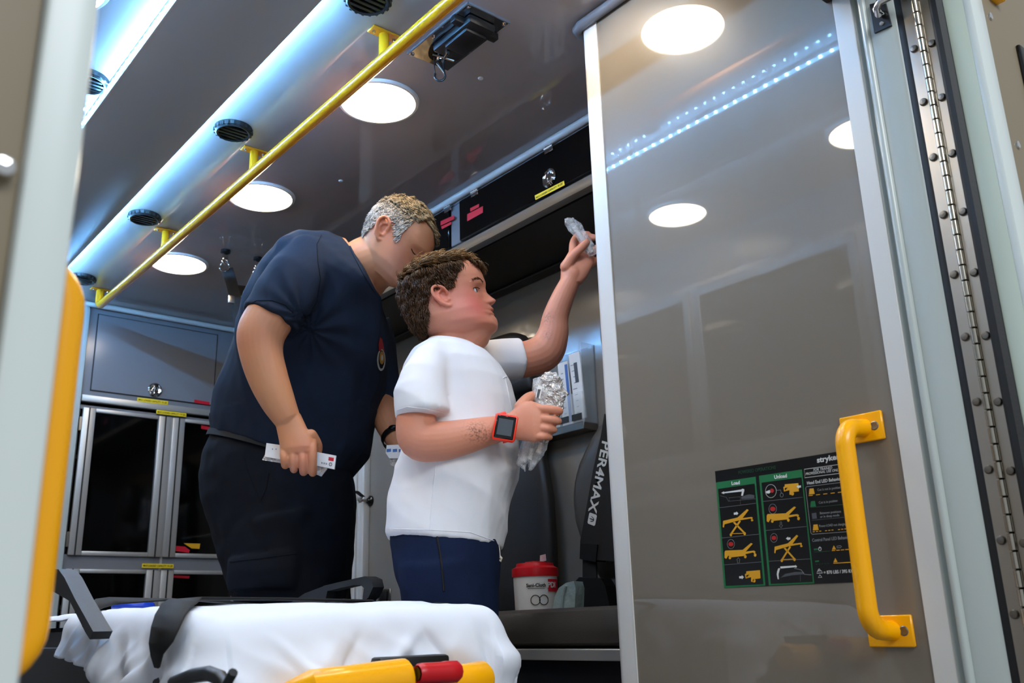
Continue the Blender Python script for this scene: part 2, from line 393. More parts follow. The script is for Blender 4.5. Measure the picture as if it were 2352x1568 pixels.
obj('latch', MB().lathe([(.030, 0), (.031, .004), (.026, .007), (.021, .004), (.013, .003), (.011, .009), (.0005, .010)], (1.343, Yc-.006, zr(1.032)), (0, -1, 0), n=32).box(1.339, 1.347, Yc-.018, Yc-.012, zr(1.015), zr(1.049), .001), 'chrome', ud)
obj('warning_label', MB().prism([onY(447, 917, Yc-.0066), onY(482, 923, Yc-.0066), onY(481, 930, Yc-.0066), onY(446, 924, Yc-.0066)], (0, .0006, 0)), 'label_red', ud, 0)
obj('ledge_bar', MB().box(1.045, 1.72, Yc-.018, Yc+.002, zr(.944), zr(.972), .003), 'alu', t)
for za, zb_ in ((.914, .944), (.255, .322)): obj('rail', MB().box(1.045, XO+.12, Yc, Yc+.02, zr(za), zr(zb_), .001), 'face_gray', t)
def glass_door(xa, xb, za, zb_, ia, ib):
    d = obj('glass_door', MB().box(xa+ia*.5, xb-ib*.5, Yc+.002, Yc+.006, za, zb_), 'glass_dark', t, 0)
    d.name = 'pane'
    f = obj('door_frame', MB().box(xa, xa+ia, Yc-.012, Yc+.006, za, zb_, .004).box(xb-ib, xb, Yc-.012, Yc+.006, za, zb_, .004).box(xa+ia, xb-ib, Yc-.010, Yc+.006, zb_-.016, zb_, .003).box(xa+ia, xb-ib, Yc-.010, Yc+.006, za, za+.018, .003), 'alu', t)
    for xg in (xa+ia*.5, xb-ib*.5): obj('frame_groove', MB().box(xg-.003, xg+.003, Yc-.0135, Yc-.012, za, zb_), 'vinyl_dark', f, 0)
for za, zb_ in ((.318, .920), (-.30, .265)):
    glass_door(1.057, 1.428, zr(za), zr(zb_), .051, .056)
    glass_door(1.432, 1.80, zr(za), zr(zb_), .055, .05)
obj('pillar_piece', MB().box(1.425, 1.435, Yc-.004, Yc+.03, zr(-.3), zr(.92)), 'alu', t)
for z in (.72, .12): obj('shelf', MB().box(1.06, 1.81, Yc+.03, Yc+.28, zr(z-.01), zr(z+.008)), 'shelf_tan', t)
for (xa, za) in ((1.05, .85), (1.05, .38), (1.05, .22)):
    obj('door_hinge', MB().box(1.046, 1.058, Yc-.010, Yc+.002, zr(za-.03), zr(za+.03), .002), 'steel', t)
for px, py in ((351, 921), (394, 949), (363, 1299)):
    c = onY(px, py, Yc-.02); w = .066
    lb = obj('capacity_label', MB().box(c.x-w, c.x+w, Yc-.0195, Yc-.0188, c.z-.0085, c.z+.0085), 'label_yellow', t, 0)
    text('MAX LOADED CAPACITY 10 LBS', (c.x-w+.005, Yc-.0199, c.z-.004), (1, 0, 0), (0, 0, 1), .011, 'ink', lb, width=2*w-.01)
for q in ([(462, 976), (490, 981), (490, 997), (478, 995), (477, 987), (462, 984)], [(402, 1253), (425, 1255), (436, 1263), (434, 1269), (402, 1265)], [(399, 1320), (436, 1322), (434, 1328), (398, 1326)]):
    obj('warning_label', MB().prism([onY(x, y, Yc+.0012) for x, y in q], (0, .0006, 0)), 'label_red', t, 0)
obj('pane_label', MB().prism([onY(x, y, Yc+.0012) for x, y in [(422, 1247), (460, 1248), (458, 1260), (440, 1259)]], (0, .0006, 0)), 'print_gold', t, 0)
# things behind the glass and on the lower shelf
g = onY(215, 1370, Yc+.06)
t2 = thing('equipment_bag', (g.x, Yc+.1, g.z-.05), 'dark grey equipment bag lettered LUCAS behind the lower glass door', 'bag')
obj('bag_body', MB().box(g.x-.09, g.x+.14, Yc+.05, Yc+.2, g.z-.12, g.z+.03, .03), 'gray_bag', t2)
text('LUCAS', (g.x-.06, Yc+.049, g.z-.012), (1, 0, 0), (0, 0, 1), .035, 'print_dimgray', t2)
# ================================================================== right wall: side door frame, lock, outlet
ya, yb = onX(815, 1100, XR-.02).y, onX(842, 1100, XR-.02).y
tr = MB()
for k in range(3):
    y_ = ya+(yb-ya)*k/3; tr.box(XR-.03+.006*(k % 2), XR, y_, y_+(yb-ya)/3.4, .05, 1.62, .003)
struct('trim_4', tr, 'white_alu')
struct('door_3', MB().box(XR-.012, XR, ya+.03, ya+.5, .05, 1.6, .004), 'vinyl_dark')
k = onX(852, 1150, XR)
t = thing('door_lock', tuple(k), 'black round lock with a key in it on the grey wall', 'lock')
obj('lock_body', MB().lathe([(.022, 0), (.022, .006), (.016, .010), (.010, .018), (.0005, .018)], k, (-1, 0, 0), n=24), 'black_gloss', t)
obj('key', MB().box(k.x-.045, k.x-.016, k.y-.001, k.y+.001, k.z-.005, k.z+.005).lathe([(.011, -.001), (.011, .001)], (k.x-.052, k.y, k.z), (0, 1, 0), n=16), 'steel', t)
o_ = onX(884, 1370, XR)
t = thing('power_outlet', tuple(o_), 'black power outlet with steel cover on the grey wall', 'outlet')
obj('cover_plate', MB().box(XR-.004, XR, o_.y-.045, o_.y+.045, o_.z-.03, o_.z+.03, .002), 'bolt_steel', t)
obj('socket', MB().box(XR-.010, XR-.003, o_.y-.026, o_.y+.026, o_.z-.022, o_.z+.022, .004), 'black_plastic', t)
o_ = onX(853, 1388, XR)
tag(obj('round_knob', MB().lathe([(.02, 0), (.022, .012), (.018, .022), (.0005, .026)], o_, (-1, 0, 0), n=24), 'black_gloss'), 'black round knob below the lock beside the outlet', 'knob')
# wall rack with dressings
R0 = onX(1236, 800, XR-.03); R1 = onX(1358, 972, XR-.03)
t = thing('supply_rack', (XR, (R0.y+R1.y)/2, R1.z), 'clear acrylic supply rack with pockets mounted on the wall behind the seats', 'rack')
zq0, zq1 = R1.z, onX(1345, 790, XR-.03).z
obj('back_plate', MB().box(XR-.004, XR, R1.y, R0.y, zq0, zq1), 'acrylic', t, 0)
obj('pocket_front', MB().box(XR-.062, XR-.058, R1.y, R0.y, zq0+.005, zq0+.10), 'acrylic', t, 0)
obj('pocket_base', MB().box(XR-.062, XR, R1.y, R0.y, zq0-.02, zq0+.005, .002), 'bolt_steel', t)
obj('side_rail', MB().box(XR-.062, XR, R1.y-.004, R1.y, zq0, zq1), 'acrylic', t, 0)
npk = 4; yw = (R0.y-R1.y)/npk
for k in range(npk):
    yy = R0.y-yw*(k+.5)
    obj('label_strip', MB().box(XR-.0635, XR-.062, yy-yw*.38, yy+yw*.38, zq0+.012, zq0+.032), 'ink', t, 0)
def packet(Yc_, z0, h, w, X, tilt, label, blue):
    t = thing('dressing_packet', (X, Yc_, z0), label, 'packet')
    M = Matrix.Translation((X, Yc_, z0)) @ Matrix.Rotation(tilt, 4, 'Y')
    obj('wrapper', MB().box(-.002, .003, -w/2, w/2, 0, h, .001, M=M), 'paper', t)
    b = MB(); yy = h*.08
    if blue: b.box(-.0028, -.002, -w*.46, -w*.2, h*.05, h*.95, 0, M=M)
    obj('blue_print' if blue else 'print', b if blue else MB().box(-.0028, -.002, -w*.2, w*.1, h*.55, h*.85, 0, M=M), 'paper_blue' if blue else 'print_gray', t, 0)
    b = MB()
    for i in range(9): b.box(-.0026, -.002, w*.02, w*.42*(.5+.5*random.random()), h*(.1+.09*i), h*(.1+.09*i)+.0022, 0, M=M)
    obj('fine_print', b, 'print_dimgray', t, 0)
pk = [(1312, 960, 800, True, 'tall blue and white dressing packet in the acrylic wall rack'), (1332, 950, 780, False, 'tall white dressing packet standing at the outer side of the acrylic rack')]
packet(onX(1302, 900, XR-.03).y, zq0+.01, .21, .048, XR-.03, -.06, pk[0][4], True)
packet(onX(1334, 900, XR-.03).y, zq0+.02, .215, .05, XR-.034, -.08, pk[1][4], False)
packet(onX(1268, 900, XR-.03).y, zq0+.01, .12, .06, XR-.03, -.05, 'short white packet in the acrylic rack beside the wrapped bundle', False)
# ================================================================== bench with seats
BX, BZ = 1.46, ZC+.035
t = thing('bench_seat', (BX, 2.2, 0), 'dark vinyl bench seat with grey metal edge along the right wall', 'bench')
Yb0, Yb1 = 1.36, 2.40
obj('cushion', MB().box(BX, XR-.003, Yb0, Yb1, ZC-.048, BZ, .028), 'vinyl', t)
obj('metal_edge', MB().box(BX-.004, XR-.003, Yb0, Yb1, ZC-.076, ZC-.052, .002), 'alu', t)
obj('base_box', MB().box(BX+.02, XR-.003, Yb0, Yb1, 0, ZC-.076), 'bench_base', t, 0)
def edge_at(pts, z):                        # Y of an outline edge at height z
    pts = sorted(pts, key=lambda p: p.z)
    for a, b in zip(pts, pts[1:]):
        if a.z <= z <= b.z: return a.y+(b.y-a.y)*(z-a.z)/max(1e-6, b.z-a.z)
    return pts[0].y if z < pts[0].z else pts[-1].y
def pad(name, edge, side, width, depth, xb, m, t, z0=None, z1=None):
    pts = [onX(x, y, XR-.11) for x, y in edge]; za = min(p.z for p in pts); zb_ = max(p.z for p in pts); n = 26; rings = []
    for i in range(21):
        f = i/20; z = za+(zb_-za)*f; ye = edge_at(pts, z); rd = max(.06, 1-abs(2*f-1)**6)**.5
        yc = side; w = abs(ye-yc); d = depth*(.55+.45*rd); x = xb-d
        rings.append([Vector((x-d*math.copysign(abs(math.cos(a))**.55, math.cos(a)), yc+w*math.copysign(abs(math.sin(a))**.8, math.sin(a)), z)) for a in [2*math.pi*k/n for k in range(n)]])
    return obj(name, MB().loft(rings), m, t, 60)
t = thing('jump_seat', (XR-.1, 2.4, BZ), 'dark vinyl seat backrest on the wall behind the white shirt', 'seat')
yc1 = onX(1080, 1000, XR-.11).y
pad('backrest', [(1246, 1395), (1248, 1310), (1246, 1230), (1240, 1140), (1230, 1070), (1215, 985), (1203, 910)], yc1, .2, .04, XR-.02, 'vinyl_dark', t)
pad('headrest', [(1201, 890), (1196, 840), (1190, 795), (1183, 770), (1172, 760), (1150, 757)], yc1, .2, .04, XR-.02, 'vinyl_dark', t)
obj('shell', MB().box(XR-.02, XR-.002, yc1-.2, yc1+.16, BZ+.03, onX(1190, 770, XR-.1).z, .008), 'face_gray', t)
t = thing('jump_seat', (XR-.1, 1.85, BZ), 'grey-brown vinyl seat backrest carrying the black lettered harness', 'seat')
yc2 = onX(1440, 1100, XR-.11).y
pad('backrest', [(1352, 1330), (1332, 1270), (1318, 1240), (1305, 1200), (1299, 1150), (1302, 1110), (1312, 1070), (1330, 1030), (1352, 990), (1375, 955), (1390, 935)], yc2, .2, .045, XR-.02, 'vinyl', t)
pad('headrest', [(1398, 850), (1382, 835), (1372, 810), (1366, 775), (1366, 740), (1372, 705), (1385, 685)], yc2, .2, .045, XR-.02, 'vinyl', t)
# harness
XH = XR-.15
t = thing('seat_harness', tuple(onX(1365, 1300, XH)), 'black seat harness with white PER4MAX lettering hanging in front of the backrest', 'harness')
sl = [(1372, 940), (1406, 960), (1420, 1300), (1385, 1300), (1331, 1290), (1336, 1240), (1352, 1130), (1370, 1010)]
sl = [(1388, 950), (1412, 955), (1428, 1290), (1331, 1283), (1333, 1240), (1346, 1170), (1362, 1080), (1380, 1000)]
obj('sleeve', MB().prism([onX(x, y, XH) for x, y in sl], (.03, 0, 0)), 'webbing', t, 0)
obj('end_cap', MB().prism([onX(x, y, XH-.004) for x, y in [(1333, 1248), (1372, 1250), (1368, 1290), (1334, 1284)]], (.04, 0, 0)), 'black_plastic', t, 0)
obj('web_strap', MB().prism([onX(x, y, XH+.008) for x, y in [(1338, 1284), (1368, 1288), (1370, 1335), (1338, 1330)]], (.006, 0, 0)), 'webbing', t, 0)
obj('buckle', MB().prism([onX(x, y, XH-.004) for x, y in [(1322, 1334), (1330, 1325), (1380, 1328), (1390, 1345), (1402, 1400), (1318, 1400)]], (.04, 0, 0)), 'black_plastic', t, 0)
p0, p1 = onX(1384, 1010, XH-.0006), onX(1352, 1172, XH-.0006)
dr = (p1-p0); text('PER4MAX', p0, dr, Vector((1, 0, 0)).cross(dr)*-1, .0475, 'print_white', t, width=dr.length, off=.02)
c = onX(1360, 1192, XH-.0006); dn = dr.normalized(); sd = Vector((1, 0, 0)).cross(dn)
obj('logo', MB().prism([c+dn*a_*.016+sd*b_*.016 for a_, b_ in ((-1, -.8), (-.8, -1), (.8, -1), (1, -.8), (1, .8), (.8, 1), (-.8, 1), (-1, .8))], (.0004, 0, 0)), 'print_white', t, 0)
obj('logo_mark', MB().tube([c+sd*.009-Vector((.0006, 0, 0)), c-sd*.009-Vector((.0006, 0, 0))], .0012, 6).tube([c+dn*.007+sd*.004-Vector((.0006, 0, 0)), c+dn*.004-sd*.006-Vector((.0006, 0, 0)), c-dn*.004-sd*.006-Vector((.0006, 0, 0)), c-dn*.007+sd*.004-Vector((.0006, 0, 0))], .001, 6), 'ink', t)
# canister
cc = onX(1232, 1404, 1.72); cx_, cY = cc.x, cc.y; r_ = .0615
t = thing('wipes_canister', (cx_, cY, BZ), 'white wipes canister with red lid and Sani-Cloth lettering on the bench', 'canister')
obj('tub', MB().lathe([(.055, 0), (.057, .004), (.060, .09), (.0605, .092)], (cx_, cY, BZ), n=48), 'white_plastic', t)
ld = obj('lid', MB().lathe([(.063, .090), (.064, .094), (.0635, .112), (.052, .118), (.050, .126), (.0005, .127)], (cx_, cY, BZ), n=48), 'red_plastic', t)
obj('lid_tab', MB().box(cx_-.02, cx_+.025, cY-.02, cY+.02, BZ+.126, BZ+.131, .002), 'red_plastic', ld)
obj('wipe', MB().prism([(cx_+.01, cY-.01, BZ+.13), (cx_+.025, cY-.02, BZ+.133), (cx_+.018, cY-.026, BZ+.15), (cx_+.008, cY-.014, BZ+.147)], (.001, .001, 0)), 'paper', ld, 0)
def wrap(body, ang, z, size, m, name='lettering', off=.012):
    me = text_mesh(body, size, .0002, off, 0, 'CENTER'); 
    for v in me.vertices:
        a = ang+v.co.x/.0605; rr = .0592+.0035*(z+v.co.y)/.09+.0006+v.co.z
        v.co = Vector((cx_+rr*math.cos(a), cY+rr*math.sin(a), BZ+z+v.co.y))
    return obj(name, me, m, t, 0)
a0 = math.atan2(-cY, -cx_)
wrap('Sani-Cloth', a0+.03, .062, .0125, 'ink', off=.03)
def patch(a1, a2, z1, z2, m, name):
    P = [[(cx_+.0612*math.cos(a), cY+.0612*math.sin(a), BZ+z_) for a in [a1+(a2-a1)*k/6 for k in range(7)]] for z_ in (z1, z2)]
    return obj(name, MB().grid(P), m, t, 0)
patch(a0+.03-.38, a0+.03+.38, .0575, .0585, 'ink', 'underline')
patch(a0+.58, a0+1.3, .050, .082, 'label_red', 'red_block'); wrap('PDI', a0+.78, .06, .02, 'print_white', off=.03)
for aa in (a0-.02, a0+.36):
    me = MB().tube([(.0125*math.cos(q), .0125*math.sin(q), 0) for q in [2*math.pi*k/20 for k in range(20)]], .0012, 6, closed=True).mesh('ring_mark')
    for v in me.vertices:
        aq = aa+v.co.x/.0605; v.co = Vector((cx_+(.0605+v.co.z*.3)*math.cos(aq), cY+(.0605+v.co.z*.3)*math.sin(aq), BZ+.028+v.co.y))
    obj('ring_mark', me, 'ink', t)
# pouch beside it
pp = [(1268, 1404), (1274, 1370), (1283, 1350), (1300, 1338), (1318, 1334), (1322, 1350), (1320, 1404)]
t = thing('mask_pouch', tuple(onX(1295, 1404, 1.66)), 'pale grey-green plastic pouch leaning beside the wipes canister', 'pouch')
obj('pouch_body', MB().prism([onX(x, y, 1.66) for x, y in pp], (.05, .02, 0)), 'pouch', t, 50)
obj('pouch_fold', MB().tube([onX(x, y, 1.658) for x, y in [(1290, 1402), (1293, 1370), (1300, 1345)]], .003, 6), 'pouch', t)
# ================================================================== rear cabinet with the glossy aisle panel
t = thing('rear_cabinet', (XP+.3, 1.0, 0), 'tall glossy grey rear cabinet with pale corner trim beside the open door', 'cabinet')
obj('side_panel', MB().box(XP, XP+.012, .716, 1.308, 0, HC-.002), 'gelcoat', t)
obj('carcass', MB().box(XP+.012, XR, .70, 1.35, 0, HC-.002), 'face_gray', t)
ct = MB(); n = 8
ring = [(XP-.002, 1.305)]+[(XP-.003+.018*(1-math.cos(a)), 1.338+.018*math.sin(a)) for a in [math.pi/2*k/n for k in range(n+1)]]+[(XP+.05, 1.356), (XP+.05, 1.350), (XP+.004, 1.305)]
ct.loft([[Vector((x, y, z)) for x, y in ring] for z in (0, HC-.002)])
obj('corner_trim', ct, 'white_alu', t)
obj('trim_seam', MB().box(XP-.0026, XP, 1.3035, 1.3055, 0, HC-.002), 'white_alu', t, 0)
obj('ceiling_bead', MB().tube([(XP-.012, .74, HC-.014), (XP-.012, 1.345, HC-.014), (XP-.006, 1.362, HC-.014), (XP+.006, 1.370, HC-.014), (XP+.30, 1.370, HC-.014)], .013, 10), 'face_gray', t)
for p in ((2004, 497), (2161, 1527)):
    c = onX(*p, XP-.001); obj('screw', MB().lathe([(.0045, 0), (.004, .0015), (.002, .001), (.0005, .001)], c, (-1, 0, 0), n=14), 'bolt_steel', t)
# ---- door jamb mouldings (right)
def strip_prof(pts, z0, z1, name, m, par=None):
    b = MB(); n = len(pts); b.loft([[Vector((x, y, z)) for x, y in pts] for z in (z0, z1)], cap=True)
    return (struct(name, b, m) if par is None else obj(name, b, m, par))
struct('trim_5', MB().box(XP-.003, XP+.04, .684, .718, -.05, 1.555, .001), 'white_alu')
q = [(XP+.05, .690), (XP+.001, .686), (XP+.008, .678), (XP+.008, .672)]+[(XP-.001-.007*math.sin(a), .6655-.0065*math.cos(a)*-1) for a in [math.pi*k/6 for k in range(7)]][::-1]+[(XP, .655), (XP, .617), (XP+.004, .612), (XP+.05, .612)]
strip_prof(q, -.3, 1.9, 'trim_6', 'jamb_paint')
strip_prof([(XP+.05, .6118), (XP+.004, .6118), (XP+.002, .606), (XP+.004, .598), (XP+.05, .598)], -.3, 1.9, 'trim_7', 'rubber')
# ---- rear right door, folded right back; inner skin towards the bay
YD = .494
d = struct('door_1', MB().box(XP+.004, 2.3, YD+.008, .553, -.3, 2.0, .004), 'door_paint')
obj('door_edge', MB().loft([[Vector((x, y, z)) for x, y in [(XP+.002, .552), (XP-.001, .535), (XP, .515), (XP+.003, YD+.010), (XP+.02, YD+.010), (XP+.02, .552)]] for z in (-.3, 2.0)]), 'door_paint', d)
obj('edge_lip', MB().box(XP+.003, XP+.052, YD-.003, YD+.012, -.3, 2.0, .004), 'door_lip', d)
obj('weather_seal', MB().loft([[Vector((x, y, z)) for x, y in [(XP+.02, .555), (XP-.004, .553), (XP-.010, .547), (XP-.010, .539), (XP-.004, .532), (XP+.02, .531)]] for z in (-.3, 2.0)]), 'rubber', d)
obj('inner_panel', MB().box(XP+.055, 2.25, YD+.002, YD+.012, -.25, 1.95, .003), 'tan_panel', d)
for p in ((2273, 38), (2336, 333)):
    c = onY(*p, YD+.002); obj('screw', MB().lathe([(.0065, 0), (.006, .003), (.0005, .004)], c, (0, -1, 0), n=16), 'chrome', d)
c = onY(2352, 160, YD); obj('pull_pocket', MB().box(c.x-.012, c.x+.12, YD-.006, YD+.004, c.z-.07, c.z+.045, .02), 'black_gloss', d)
c = onY(2262, -20, YD); obj('handle_mount', MB().box(c.x+.012, c.x+.05, YD-.014, YD+.004, c.z-.005, c.z+.06, .004), 'yellow', d)
# chrome hold-open rod on the jamb
c = onX(2026, 40, XP-.002)
t = thing('door_bracket', tuple(c), 'black bracket plate with bent metal rod at the top of the jamb', 'bracket')
obj('plate', MB().prism([onX(x, y, XP-.004) for x, y in [(1997, 10), (2032, 0), (2047, 58), (2008, 76)]], (.004, 0, 0)), 'black_plastic', t, 0)
obj('rod', MB().tube([onX(2026, 32, XP-.004), onX(2018, 32, XP-.03), onX(2012, 20, XP-.036), onX(2020, 5, XP-.04), onX(2045, -8, XP-.03), onX(2075, -25, XP-.02)], .0065, 10), 'chrome', t)
obj('screw', MB().lathe([(.004, 0), (.003, .002), (.0005, .002)], onX(2025, 54, XP-.005), (-1, 0, 0), n=12), 'steel', t)
# ---- piano hinge
t = thing('piano_hinge', (XP, .5745, -.25), 'long stainless piano hinge with bolt heads between jamb and door', 'hinge')
obj('leaf', MB().box(XP+.001, XP+.02, .579, .599, -.25, 1.9), 'steel', t, 0)
obj('leaf', MB().box(XP+.001, XP+.02, .552, .571, -.25, 1.9), 'steel', t, 0)
kn = MB().lathe([(.003, 0), (.0052, .0008), (.0052, .0228), (.003, .0236)], (XP-.003, .5752, 0), n=12).mesh('knuckle')
for i in range(80): o = obj('knuckle', kn, 'barrel', t); o.location.z += -.25+.025*i
bl = MB().lathe([(.0066, 0), (.0066, .002), (.005, .0046), (.0005, .005)], (0, 0, 0), (-1, 0, 0), n=14).mesh('bolt')
for i in range(18):
    zz = onX(2101+0, 40, XP).z+.045-.1*i
    for yy, dz in ((.5905, 0), (.5605, -.006)):
        o = obj('bolt', bl, 'bolt_steel', t); o.location += Vector((XP+.001, yy, zz+dz))
# ---- left door folded back, seen close and out of focus
d = struct('door_2', MB().box(-1.2, XL-.004, YD+.008, .56, -.3, 2.0, .004), 'door_paint')
obj('edge_lip', MB().box(XL-.0265, XL, YD-.004, YD+.02, -.3, 2.0, .004), 'door_lip', d)
obj('inner_panel', MB().box(-1.15, XL-.0265, YD+.004, YD+.02, -.25, 1.95, .003), 'tan_panel', d)
c = onY(8, 386, YD); obj('screw', MB().lathe([(.0055, 0), (.005, .004), (.0005, .005)], c, (0, -1, 0), n=16), 'chrome', d)
struct('trim_8', MB().box(XL-.03, XL-.001, .56, .66, -.3, 1.9, .004), 'jamb_paint')
# ---- grab handles
def grab(face, X, label):
    t = thing('grab_bar', (X, .775, ZC), label, 'grab bar')
    s_ = face; st = .058 if face < 0 else .067
    z1, z0 = ZC+.288, ZC-.024; yc = .776
    pts = [Vector((X, yc-.006, z1))]
    for k in range(8):
        a = math.pi/2*k/7; pts.append(Vector((X+s_*(st-.032+.032*math.sin(a)), yc, z1-.002-.032+.032*math.cos(a))))
    for k in range(8):
        a = math.pi/2*k/7; pts.append(Vector((X+s_*(st-.032+.032*math.cos(a)), yc, z0+.034-.032*math.sin(a))))
    pts.append(Vector((X, yc-.006, z0)))
    obj('tube', MB().tube(pts, .0148, 20), 'yellow', t)
    for z in (z1, z0):
        pl_ = obj('mounting_plate', MB().box(X, X+s_*.006, .738, .812, z-.023, z+.023, .0015), 'yellow', t)
        for yy in (.752, .802):
            obj('screw', MB().lathe([(.0075, 0), (.006, .001), (.003, .0004), (.0005, .0004)], (X+s_*.006, yy, z), (s_, 0, 0), n=16), 'bolt_steel', pl_)
grab(-1, XP, 'bright yellow vertical grab handle over the black loading instruction decal')
grab(1, XL, 'yellow vertical grab handle half hidden by the pale door edge')
# ================================================================== loading decal
XD = XP-.0006
def D(x, y, l=0): return onX(1620+x/4.355, 1020+y/4.355, XD-l*.00025)
c0 = D(300, 800)
t = thing('loading_decal', tuple(c0), 'black cot loading instruction decal with yellow pictograms and green columns', 'decal')
def dp(name, pts, m, l=1): return obj(name, MB().prism([D(x, y, l) for x, y in pts], (.00012, 0, 0)), m, t, 0)
def dl(name, pts, m, w=.0006, l=1, closed=False):
    P = [D(x, y, l) for x, y in pts]; return obj(name, MB().tube(P, w, 6, closed=closed, flat=(.0002, w, (1, 0, 0))), m, t, 0)
dp('backing', [(97, 270), (1400, 61), (1560, 1376), (192, 1437)], 'decal_black', 0)
dp('column_frame', [(106, 382), (503, 324), (602, 1412), (188, 1437)], 'print_green', 1)
dp('column_field', [(128, 447), (492, 393), (580, 1398), (205, 1415)], 'decal_black', 2)
dp('column_frame', [(536, 315), (966, 252), (1090, 1390), (636, 1412)], 'print_green', 1)
dp('column_field', [(562, 384), (962, 330), (1075, 1376), (655, 1395)], 'decal_black', 2)
Ry, Uz = (0, -1, 0), (0, 0, 1)
def dtext(s_, x0, y0, x1, y1, size, m, off=.012, shear=0):
    a, b = D(x0, y0, 3), D(x1, y1, 3); text(s_, a, b-a, Vector((-1, 0, 0)).cross(b-a)*-1 if False else Uz, size, m, t, width=(b-a).length, off=off, shear=shear, ex=.0001)
mm = 1/4.355/1400     # metres per zoomed pixel on the panel, roughly
dtext('POWERED OPERATIONS', 330, 300, 705, 246, .0085, 'print_darkgreen')
dtext('Load', 262, 408, 344, 398, .0088, 'print_white', .03)
dtext('Unload', 690, 346, 816, 330, .0088, 'print_white', .03)
dtext('stryker', 1118, 184, 1345, 146, .0125, 'print_white', .03)
dtext('FOR TRAINED', 1080, 270, 1268, 246, .0062, 'print_white', .0, .25)
dtext('PROFESSIONAL USE ONLY', 1002, 310, 1352, 266, .0062, 'print_white', .0, .25)
dl('outline', [(990, 250), (1420, 190), (1428, 280), (995, 335)], 'print_white', .00045, 2, True)
dtext('Head End LED Behavior', 1018, 404, 1362, 358, .0078, 'print_white', .01)
dl('outline', [(1004, 435), (1014, 424), (1440, 372), (1500, 868), (1070, 900), (1056, 885)], 'print_dimgray', .0005, 2, True)
dtext('Cot is not in position', 1122, 468, 1350, 442, .0058, 'print_dimgray', 0)
dtext('Cot is in position', 1136, 596, 1322, 574, .0058, 'print_dimgray', 0)
dtext('Between positions', 1146, 700, 1356, 682, .0056, 'print_dimgray', 0)
dtext('or in sleep mode', 1150, 736, 1340, 718, .0056, 'print_dimgray', 0)
dtext('Power-LOAD not charging', 1140, 830, 1408, 808, .0058, 'print_dimgray', 0)
dtext('Control Panel LED Behavior', 1070, 976, 1446, 944, .0075, 'print_dimgray', 0)
dtext('= 870 LBS / 395 KG', 1185, 1298, 1482, 1282, .0075, 'print_white', .01)
def trap(x, y, m): dp('led_icon', [(x, y+62), (x+6, y+4), (x+46, y), (x+58, y+56)], m, 3)
trap(1036, 440, 'print_gold'); trap(1050, 566, 'print_green'); dp('led_icon', [(1064, 690), (1110, 684), (1116, 742), (1070, 746)], 'print_gray', 3); trap(1076, 800, 'print_gold')
def dash(x0, y0, x1, y1, n, m, duty=.55):
    for i in range(n):
        a, b = i/n, (i+duty)/n
        dl('dash', [(x0+(x1-x0)*a, y0+(y1-y0)*a), (x0+(x1-x0)*b, y0+(y1-y0)*b)], m, .0007, 3)
dash(1034, 514, 1400, 474, 5, 'print_gold'); dl('dash', [(1054, 634), (1386, 602)], 'print_darkgreen', .0004, 3); dl('dash', [(1070, 760), (1400, 730)], 'print_gray', .0003, 3)
for x in (1076, 1198, 1328): dash(x, 876-(x-1076)*.09, x+96, 866-(x-1076)*.09, 3, 'print_gold', .6)
for (x, y) in ((1285, 1010), (1300, 1136)): dp('warning_icon', [(x-18, y+44), (x, y), (x+22, y+40)], 'print_gold', 3)
dash(1266, 1064, 1446, 1050, 4, 'print_gold', .75); dl('dash', [(1282, 1190), (1452, 1180)], 'print_gold', .0007, 3)
dl('dash', [(1088, 1078), (1250, 1068)], 'print_darkgreen', .0006, 3); dp('led_icon', [(1086, 1044), (1124, 1040), (1126, 1056), (1088, 1060)], 'print_green', 3); dp('led_icon', [(1098, 1164), (1136, 1160), (1138, 1174), (1100, 1178)], 'print_green', 3)
dash(1104, 1200, 1250, 1192, 5, 'print_darkgreen')
dl('power_icon', [(1146+14*math.cos(a), 1046+18*math.sin(a)) for a in [2*math.pi*k/12 for k in range(12)]], 'print_white', .0004, 3, True); dl('power_icon', [(1146, 1022), (1146, 1044)], 'print_white', .0004, 3)
dl('battery_icon', [(1316, 1018), (1352, 1014), (1362, 1022), (1354, 1034), (1318, 1036)], 'print_dimgray', .0004, 3, True)
dl('weight_icon', [(1116, 1290), (1122, 1268), (1160, 1264), (1172, 1286)], 'print_white', .0005, 3, True); dl('weight_icon', [(1134, 1266), (1128, 1256), (1138, 1246), (1148, 1254), (1146, 1264)], 'print_white', .0005, 3); dl('weight_icon', [(1130, 1332), (1146, 1304), (1166, 1330)], 'print_white', .0005, 3, True)
